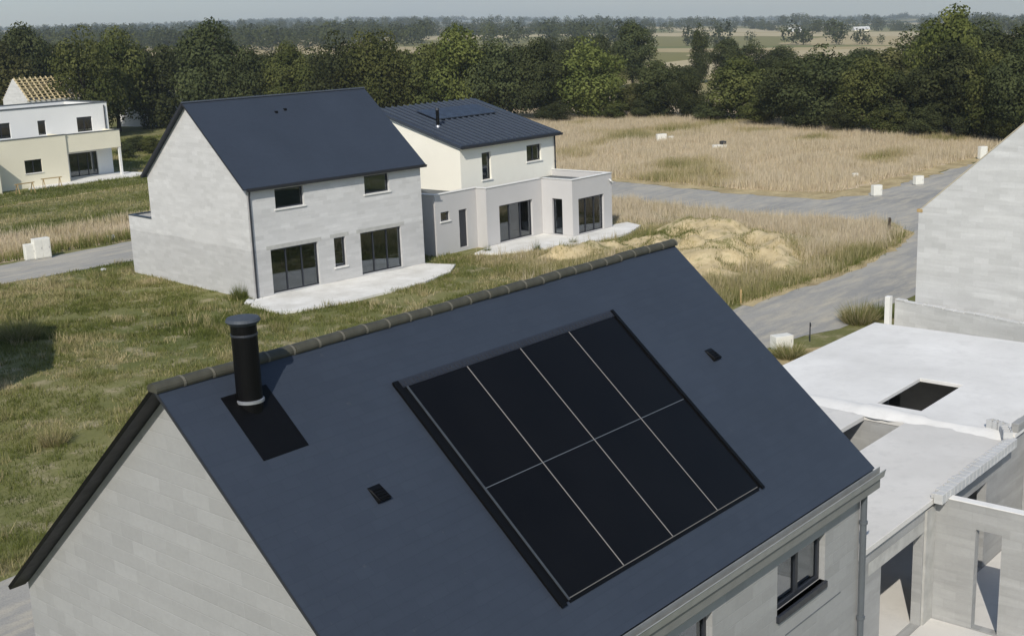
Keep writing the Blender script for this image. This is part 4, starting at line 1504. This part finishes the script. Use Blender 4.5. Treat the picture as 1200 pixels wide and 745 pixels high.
def clump(px, py, n, r, h, label, tint=(.15, .5), seed=1, z=0.):
    p = ground_at(px, py, z)
    o = clump_mesh('grass_clump', int(n * 2.2), r, h, .011, seed, tint)
    o.location = (p[0], p[1], z)
    return tag(o, label, 'plant', 'rough plants along walls and roads')


clump(1006, 378, 700, .9, 1.2, 'thick brown and green grass clump beside the white post of the low wall', (.2, .8), 71)
clump(1028, 372, 500, .8, .9, 'dark green clump between road and low wall', (.0, .35), 72)
clump(925, 418, 500, .8, .7, 'weed clump behind the white slab and right of the roof edge', (.15, .7), 73)
clump(571, 295, 45, .3, .6, 'dark weed growing at the left of the white terrace', (.0, .15), 74, .05)
clump(629, 293, 50, .3, .75, 'dark weed growing at the middle edge of the white terrace', (.0, .15), 75, .05)
clump(672, 285, 40, .3, .55, 'dark weed growing at the right of the white terrace', (.0, .15), 76, .05)
clump(283, 350, 300, .5, 1.1, 'tall weed clump at the foot of the bare block gable', (.1, .35), 77)
clump(22, 398, 900, 1.1, 1.3, 'pale shrubby clump in the gable shadow on the lawn', (.25, .6), 78)
clump(64, 520, 300, .6, .9, 'pale tall weed clump on the near lawn', (.4, .7), 79)
clump(30, 205, 300, .9, .9, 'dark clump beside the trestle at the far left house', (.0, .2), 80)

# ------------------------------------------------------------------ cabinets, posts, stakes, stones
cab_proto = {}


def cabinet(px, py, w_, h_, label, rz=.0, d=None, lid=False):
    p = ground_at(px, py)
    t = thing('utility_cabinet', (p[0], p[1], 0), label, 'cabinet', rz, 'white utility cabinets')
    d = d or min(.45, w_ * .6)
    MB().box(-w_ / 2, w_ / 2, -d / 2, d / 2, .06, h_).build('housing', MAT['cabinet'], t, bevel=.02)
    MB().box(-w_ / 2 + .03, w_ / 2 - .03, -d / 2 + .03, d / 2 - .03, -.02, .058).build('plinth', MAT['lintel'], t)
    n = 2 if w_ > .8 else 1
    for k in range(n):
        a = -w_ / 2 + .04 + k * (w_ - .08) / n
        dm = MB().box(a + .012, a + (w_ - .08) / n - .012, -d / 2 - .014, -d / 2 - .002, .12, h_ - .08).build('door', MAT['cabinet'], t, bevel=.004)
        MB().box(a + (w_ - .08) / n - .09, a + (w_ - .08) / n - .06, -d / 2 - .03, -d / 2 - .015, h_ * .5, h_ * .5 + .12).build('handle', MAT['lintel'], dm)
    if lid:
        MB().box(w_ * .1, w_ * .45, -d / 2, d / 2, h_ + .003, h_ + .3).build('meter_box', MAT['anthracite'], t)
    return t


ay = .55
cabinet(50, 303, .95, 1.2, 'taller white cabinet of the pair beside the far left road', -.15)
cabinet(36, 305, .6, .95, 'shorter white cabinet of the pair beside the far left road', -.15)
cabinet(775, 166, 1.0, .75, 'white cabinet in the dry meadow, left of a smaller white one', -ay)
cabinet(786, 165, .5, .45, 'smallest white cabinet, just right of another in the dry meadow', -ay)
cabinet(843, 176, 1.3, .5, 'low wide white cabinet with a dark box on top in the dry meadow', -ay, lid=True)
cabinet(1002, 211, .4, .5, 'small white cabinet in grass behind the sandy road corner', -ay)
cabinet(1027, 230, .65, .75, 'white cabinet on the sandy verge at the road corner', -ay)
cabinet(1076, 217, .65, .65, 'white cabinet on the verge further along the right road', -ay)
cabinet(1151, 187, .65, 1.05, 'tall white cabinet in the meadow next to the sloping gable edge', -ay)
cabinet(916, 409, .75, .55, 'white cabinet between road and white slab, near the roof edge', -.5)


def stake(px, py, h, wd, mat, label):
    p = ground_at(px, py)
    t = thing('stake', (p[0], p[1], 0), label, 'stake', rnd.uniform(0, 1), 'survey stakes')
    MB().box(-wd / 2, wd / 2, -wd / 2, wd / 2, -.05, h).build('post', mat, t)
    MB().box(-wd * .9, wd * .9, -wd / 2 - .012, -wd / 2 - .002, h * .78, h * .95).build('marker', mat, t)


stake(868, 356, .65, .06, MAT['wood'], 'short pale wooden stake at the road edge above the roof')
stake(949, 400, .75, .035, MAT['anthracite'], 'thin dark stake behind the white slab')
stake(1042, 274, .9, .12, MAT['bark'], 'dark stub post at the bend of the road')


def stone(px, py, r, label):
    p = ground_at(px, py)
    bm = bmesh.new()
    bmesh.ops.create_icosphere(bm, subdivisions=2, radius=r)
    for v in bm.verts:
        v.co *= rnd.uniform(.75, 1.15)
        v.co.z *= .6
    me = bpy.data.meshes.new('stone')
    bm.to_mesh(me)
    bm.free()
    me.materials.append(MAT['right_block'])
    o = bpy.data.objects.new('stone', me)
    COL.objects.link(o)
    o.location = (p[0], p[1], r * .3)
    tag(o, label, 'stone', 'pale stones and rubble')


stone(130, 281, .35, 'pale stone lump in the dry strip beyond the far left road')
stone(121, 317, .16, 'small pale stone on the near side of the far left road')
stone(293, 356, .25, 'white rubble lump at the corner of the bare block house')
stone(688, 473 - 200, .12, 'small pale stone beside the white terrace')

# ------------------------------------------------------------------ trees
def tree_meshes(seed, nblob, nleaf, leaf, squat=1.0, low=.12):
    """unit tree, 1 high, crown about 1 wide (scaled per tree): blobs of leaves, trunk and limbs"""
    g_ = np.random.default_rng(seed)
    cen, rad, tone = [], [], []
    while len(cen) < nblob:
        p = g_.uniform(-1, 1, 3)
        r_ = np.linalg.norm(p)
        if r_ > 1 or r_ < .25:
            continue
        hz = (p[2] + 1) / 2
        wdt = .36 * (1 - .45 * max(0, hz - .45) / .55) * (.82 + .18 * min(1, hz / .3))
        cen.append((p[0] * wdt, p[1] * wdt, low + (.9 - low) * hz))
        rad.append(g_.uniform(.1, .19) * (1.1 - .35 * hz))
        tone.append(g_.random())
    cen, rad, tone = np.array(cen), np.array(rad), np.array(tone)
    wts = rad ** 2
    bi = g_.choice(nblob, nleaf, p=wts / wts.sum())
    d = g_.normal(0, 1, (nleaf, 3))
    d[:, 2] += .25
    d /= np.linalg.norm(d, axis=1)[:, None]
    rr = g_.uniform(.62, 1.08, nleaf) + (g_.random(nleaf) < .07) * g_.uniform(0, .35, nleaf)
    P = cen[bi] + d * (rad[bi] * rr)[:, None] * np.array([1.1, 1.1, .85])
    nrm = d + g_.normal(0, .36, (nleaf, 3))
    nrm /= np.linalg.norm(nrm, axis=1)[:, None]
    t1 = np.cross(nrm, g_.normal(0, 1, (nleaf, 3)))
    t1 /= np.linalg.norm(t1, axis=1)[:, None]
    t2 = np.cross(nrm, t1)
    s_ = leaf * g_.uniform(.6, 1.5, nleaf)
    V = np.empty((nleaf, 4, 3))
    V[:, 0] = P - t1 * s_[:, None]
    V[:, 1] = P - t2 * (s_ * .62)[:, None]
    V[:, 2] = P + t1 * s_[:, None]
    V[:, 3] = P + t2 * (s_ * .62)[:, None] + nrm * (s_ * .25)[:, None]
    tint = np.clip(.7 * tone[bi] + .3 * g_.random(nleaf), 0, 1)
    me = bpy.data.meshes.new('crown')
    n = nleaf * 4
    me.vertices.add(n)
    me.vertices.foreach_set('co', V.astype(np.float32).ravel())
    me.loops.add(n)
    me.loops.foreach_set('vertex_index', np.arange(n, dtype=np.int32))
    me.polygons.add(nleaf)
    me.polygons.foreach_set('loop_start', np.arange(0, n, 4, dtype=np.int32))
    me.update(calc_edges=True)
    at = me.attributes.new('tint', 'FLOAT', 'POINT')
    at.data.foreach_set('value', np.repeat(tint, 4).astype(np.float32))
    me.materials.append(MAT['leaf_mid'])
    m = MB()
    m.tube([(0, 0, -.01), (.004, .003, .15), (-.003, .006, .35), (.006, 0, .62)], [.026, .02, .015, .006], 8)
    for k in range(7):
        i = g_.integers(nblob)
        z0 = g_.uniform(.15, .45)
        c = cen[i]
        m.tube([(0, 0, z0), (c[0] * .5, c[1] * .5, z0 + (c[2] - z0) * .6), tuple(c)], [.011, .007, .003], 5)
    tm = m.build('trunk', MAT['bark'])
    trm = tm.data
    bpy.data.objects.remove(tm)
    return me, trm


PROTO = [tree_meshes(100 + k, [44, 56, 38, 50, 60, 42][k], [17000, 14000, 19000, 10000, 16000, 13000][k], [.0142, .0155, .0134, .015, .014, .016][k], low=[.08, .1, .14, .08, .12, .06][k]) for k in range(6)]
tree_n = [0]


def tree(x, y, h, wd, mat, label, group, z=0., name='broadleaf_tree'):
    k = tree_n[0] % 6
    tree_n[0] += 1
    t = thing(name, (x, y, z), label, 'tree', rnd.uniform(0, 6.28), group)
    t.scale = (wd / .86, wd / .86, h)
    c = bpy.data.objects.new('crown', PROTO[k][0])
    COL.objects.link(c)
    c.parent = t
    c.material_slots[0].link = 'OBJECT'
    c.material_slots[0].material = MAT[mat]
    r = bpy.data.objects.new('trunk', PROTO[k][1])
    COL.objects.link(r)
    r.parent = t
    return t


def tree_px(px, base, top, wpx, mat, label, group='trees along the edge of the wood', push=0.):
    p = ground_at(px, base)
    d = p[:2] - CAM[:2]
    dist = np.linalg.norm(d)
    p2 = CAM[:2] + d / dist * (dist + push)
    z = float(terrain_z(p2[0], p2[1]))
    hh = height_at((p2[0], p2[1]), top) - z
    wd = wpx / FPX * (dist + push)
    return tree(p2[0], p2[1], hh * 1.02, wd, mat, label, group, z)


front = [
    (-60, 162, 30, 120, 'leaf_mid', 'tree standing just beyond the left edge of the picture'),
    (8, 160, 40, 90, 'leaf_olive', 'olive tree at the left edge behind the flat-roofed house'),
    (36, 152, 26, 80, 'leaf_dark', 'dark tree at the far left rising behind the olive tree'),
    (106, 163, 30, 84, 'leaf_mid', 'broad green tree behind the open timber roof battens'),
    (140, 154, 27, 84, 'leaf_mid', 'green tree just right of the timber roof battens'),
    (186, 150, 44, 78, 'leaf_dark', 'dark tree in front of the pale half hidden house'),
    (252, 150, 20, 96, 'leaf_dark', 'tallest dark round tree, above the bare block house gable'),
    (298, 150, 50, 70, 'leaf_dark', 'lower dark tree right of the tall round one over the slate roof'),
    (344, 150, 48, 70, 'leaf_mid', 'tree above the middle of the bare block house roof'),
    (402, 148, 36, 84, 'leaf_dark', 'dark tree above the right end of the plain slate roof'),
    (446, 148, 30, 90, 'leaf_mid', 'broad tree above the gap between the two middle houses'),
    (496, 146, 42, 74, 'leaf_mid', 'tree right above the black flue of the cream house'),
    (540, 144, 26, 90, 'leaf_light', 'tall light green tree behind the metal roof of the cream house'),
    (590, 143, 42, 80, 'leaf_dark', 'dark tree above the right end of the metal roof'),
    (634, 142, 44, 74, 'leaf_dark', 'dark tree left of the yellowish one at the meadow edge'),
    (692, 140, 42, 96, 'leaf_light', 'yellowish green round tree at the edge of the dry meadow'),
    (738, 137, 96, 44, 'leaf_olive', 'low pale bush at the gap right of the yellowish tree'),
    (774, 139, 64, 62, 'leaf_dark', 'narrow dark tree right of the gap with the pale field'),
    (806, 141, 82, 46, 'leaf_dark', 'small dark tree between the narrow dark and the round green one'),
    (866, 142, 62, 92, 'leaf_mid', 'round green tree in front of the darker wood'),
    (920, 150, 68, 80, 'leaf_dark', 'dark tree right of the round green one'),
    (965, 152, 52, 100, 'leaf_dark', 'broad dark tree in the middle of the right-hand wood'),
    (1022, 156, 62, 86, 'leaf_mid', 'mid green tree with low crown in the right-hand wood'),
    (1066, 158, 70, 76, 'leaf_dark', 'dark tree below the tall yellow-green crown on the right'),
    (1112, 160, 44, 96, 'leaf_dark', 'dark tree standing before the tall yellow-green crown'),
    (1160, 164, 52, 80, 'leaf_mid', 'tree just left of the sloping gable edge'),
    (1204, 170, 36, 92, 'leaf_dark', 'dark tree at the right edge above the gable slope'),
    (1262, 176, 20, 110, 'leaf_mid', 'tree standing just beyond the right edge of the picture'),
]
for a in front:
    tree_px(*a)
back = [
    (20, 150, 46, 100, 'leaf_dark', 30), (70, 150, 42, 100, 'leaf_dark', 25), (166, 150, 52, 90, 'leaf_dark', 25), (216, 150, 48, 90, 'leaf_dark', 28), (320, 148, 60, 90, 'leaf_dark', 22),
    (372, 148, 56, 90, 'leaf_dark', 25), (424, 146, 52, 90, 'leaf_dark', 24), (470, 146, 52, 90, 'leaf_olive', 26), (518, 144, 50, 90, 'leaf_dark', 22), (566, 143, 50, 90, 'leaf_mid', 25),
    (612, 142, 52, 90, 'leaf_dark', 22), (660, 140, 58, 80, 'leaf_dark', 20), (898, 146, 66, 90, 'leaf_dark', 20), (936, 148, 58, 100, 'leaf_dark', 40), (1000, 152, 62, 90, 'leaf_dark', 22),
    (1046, 156, 54, 90, 'leaf_olive', 26), (1010, 152, 56, 80, 'leaf_dark', 60), (1074, 156, 30, 100, 'leaf_dark', 40), (1138, 160, 18, 100, 'leaf_dark', 24), (1182, 163, 16, 100, 'leaf_dark', 26), (1226, 168, 14, 100, 'leaf_dark', 30)]
for px, ba, tp, wp, mt, pu in back:
    tree_px(px, ba, tp, wp, mt, 'tree whose crown shows only above or between the front row of the wood', 'second row trees of the wood', pu)
tree_px(1106, 158, 0, 84, 'leaf_light', 'tallest yellow-green crown of the right-hand wood, reaching the top of the picture', push=14)
tree_px(742, 118, 24, 62, 'leaf_dark', 'solitary dark tree behind the gap, tallest between cream house and right-hand wood', 'trees in the fields behind the wood', 30)
tree_px(820, 106, 27, 30, 'leaf_dark', 'slender dark tree alone in the pale fields', 'trees in the fields behind the wood', 20)
for px, ba, tp, wp, mt in ((640, 90, 42, 50, 'leaf_dark'), (672, 92, 38, 50, 'leaf_dark'), (704, 96, 40, 46, 'leaf_dark'), (716, 110, 62, 40, 'leaf_olive'), (852, 96, 44, 50, 'leaf_dark'), (880, 92, 46, 50, 'leaf_dark'), (912, 90, 52, 50, 'leaf_dark'), (800, 104, 74, 40, 'leaf_dark'), (770, 104, 70, 30, 'leaf_olive')):
    tree_px(px, ba, tp, wp, mt, 'grey-green tree in the fields beyond the gap in the wood', 'trees in the fields behind the wood')
# undergrowth at the foot of the wood
for k, (px, ba, tp, wp) in enumerate(((160, 178, 158, 34), (178, 180, 160, 30), (150, 186, 166, 26), (648, 144, 120, 50), (720, 141, 116, 40), (755, 140, 112, 40), (830, 144, 116, 44), (890, 148, 112, 50), (940, 152, 116, 54), (990, 156, 118, 50), (1040, 159, 120, 54), (1090, 161, 118, 54), (1135, 163, 122, 50), (1180, 168, 124, 54))):
    p = ground_at(px, ba)
    dist = np.linalg.norm(p[:2] - CAM[:2])
    tree(p[0], p[1], height_at(p, tp), wp / FPX * dist, ['leaf_dark', 'leaf_mid', 'leaf_dark'][k % 3], 'low bush at the foot of the wood or beside the far houses', 'bushes at the foot of the trees', name='bush')

# far hedges and copses: one mass of leaf clumps
g_ = np.random.default_rng(5)
pos = []
for k in range(120):
    d = 650 * (3600 / 650) ** g_.random() ** .8
    az = YAW + g_.uniform(-.52, .52)
    c0 = np.array([CAM[0] + d * math.sin(az), CAM[1] + d * math.cos(az)])
    an_ = .5 + (math.pi / 2 if g_.random() < .45 else 0) + g_.normal(0, .15)
    ln_ = g_.uniform(40, 110) * (1 + d / 900)
    nT = int(ln_ / g_.uniform(6, 10))
    for i in range(nT):
        t_ = g_.uniform(-.5, .5) * ln_
        pos.append((c0[0] + math.cos(an_) * t_ + g_.normal(0, 2), c0[1] + math.sin(an_) * t_ + g_.normal(0, 2), g_.uniform(4, 11) if g_.random() < .75 else g_.uniform(10, 15)))
for d in (1500, 2300, 3300, 4200, 4450):
    for az in np.arange(YAW - .5, YAW + .5, 6.5 / d):
        if vnoise(np.array([az * 40]), np.array([d]), 1, 9)[0] > .42:
            dd_ = d + g_.normal(0, 30)
            pos.append((CAM[0] + dd_ * math.sin(az), CAM[1] + dd_ * math.cos(az), g_.uniform(8, 16)))
for k in range(3600):
    d = 650 * (4600 / 650) ** (g_.random() ** .7)
    px_ = g_.uniform(-60, 760) if g_.random() < .8 else g_.uniform(760, 1260)
    az = YAW + math.atan((px_ - 600) / FPX)
    xx, yy = CAM[0] + d * math.sin(az), CAM[1] + d * math.cos(az)
    if vnoise(np.array([xx]), np.array([yy]), 160, 77)[0] + vnoise(np.array([xx]), np.array([yy]), 60, 78)[0] * .4 > .58 + .34 * (px_ > 520):
        pos.append((xx, yy, g_.uniform(8, 14)))
pos = np.array(pos)
dist = np.hypot(pos[:, 0] - CAM[0], pos[:, 1] - CAM[1])
# keep the open fields behind the gap
az = np.arctan2(pos[:, 0] - CAM[0], pos[:, 1] - CAM[1])
px = 600 + FPX * np.tan(az - YAW)
open_ = ((px > 715) & (px < 840) & (dist < 560)) | ((px > 590) & (px < 1010) & (g_.random(len(px)) < np.where(dist < 1300, .5, np.where(dist < 2600, .4, .15))))
pos, dist = pos[~open_], dist[~open_]
cl = 170
N = len(pos) * cl
X = np.repeat(pos, cl, 0)
D = np.repeat(dist, cl)
d = g_.normal(0, 1, (N, 3))
d /= np.linalg.norm(d, axis=1)[:, None]
R_ = X[:, 2]
P = np.stack([X[:, 0], X[:, 1], terrain_z(X[:, 0], X[:, 1]) + R_ * .5], 1) + d * (R_ * g_.uniform(.25, .52, N))[:, None] * np.array([.95, .95, 1.0])
s_ = R_ * g_.uniform(.04, .085, N)
nr = d + g_.normal(0, .5, (N, 3))
nr /= np.linalg.norm(nr, axis=1)[:, None]
t1 = np.cross(nr, g_.normal(0, 1, (N, 3)))
t1 /= np.linalg.norm(t1, axis=1)[:, None]
t2 = np.cross(nr, t1)
V = np.empty((N, 4, 3))
V[:, 0], V[:, 1], V[:, 2], V[:, 3] = P - t1 * s_[:, None], P - t2 * s_[:, None] * .7, P + t1 * s_[:, None], P + t2 * s_[:, None] * .7
tint = np.clip(np.repeat(g_.random(len(pos)), cl) * .6 + .4 * g_.random(N), 0, 1)
fo = np_mesh('distant_hedgerows', V.reshape(-1, 3), 4, MAT['leaf_dark'], {'tint': np.repeat(tint, 4)})
tag(fo, 'far hedgerows and copses fading across the plain', 'trees', None, 'stuff')
print('FAR TREES', len(pos))

# far farm buildings
for px, py, w_, h_, label, mt in ((935, 24, 13, 4.2, 'far white farm building on the horizon', 'white_render'), (1012, 34, 15, 4.6, 'far pale barn in front of the right horizon wood', 'sand_render')):
    az = YAW + math.atan((px - 600) / FPX)
    d = 1300
    x, y = CAM[0] + d * math.sin(az), CAM[1] + d * math.cos(az)
    t = thing('barn', (x, y, float(terrain_z(x, y))), label, 'barn', -.8)
    MB().box(-w_ / 2, w_ / 2, -4, 4, -1, h_ - 1.5).build('wall', MAT[mt], t)
    MB().prism([(-4.4, h_ - 1.6), (4.4, h_ - 1.6), (0, h_ + 1.4)], lambda u, v, q: (q, u, v), -w_ / 2 - .3, w_ / 2 + .3).build('roof', MAT['right_block'], t)

# ------------------------------------------------------------------ air
HZ = True
if HZ:
    m = MB().box(-6900, 6900, -6900, 6900, -190, 230)
    b = NB('air_haze')
    b.t.nodes.remove(b.b)
    pv = b.n('ShaderNodeVolumePrincipled')
    pv.inputs['Color'].default_value = (.78, .88, 1, 1)
    pv.inputs['Density'].default_value = .00017
    pv.inputs['Anisotropy'].default_value = .2
    b.l(pv.outputs[0], b.out.inputs['Volume'])
    hz = m.build('haze', b.m)
    hz['kind'] = 'stuff'
    hz['label'] = 'thin bluish haze over the countryside'
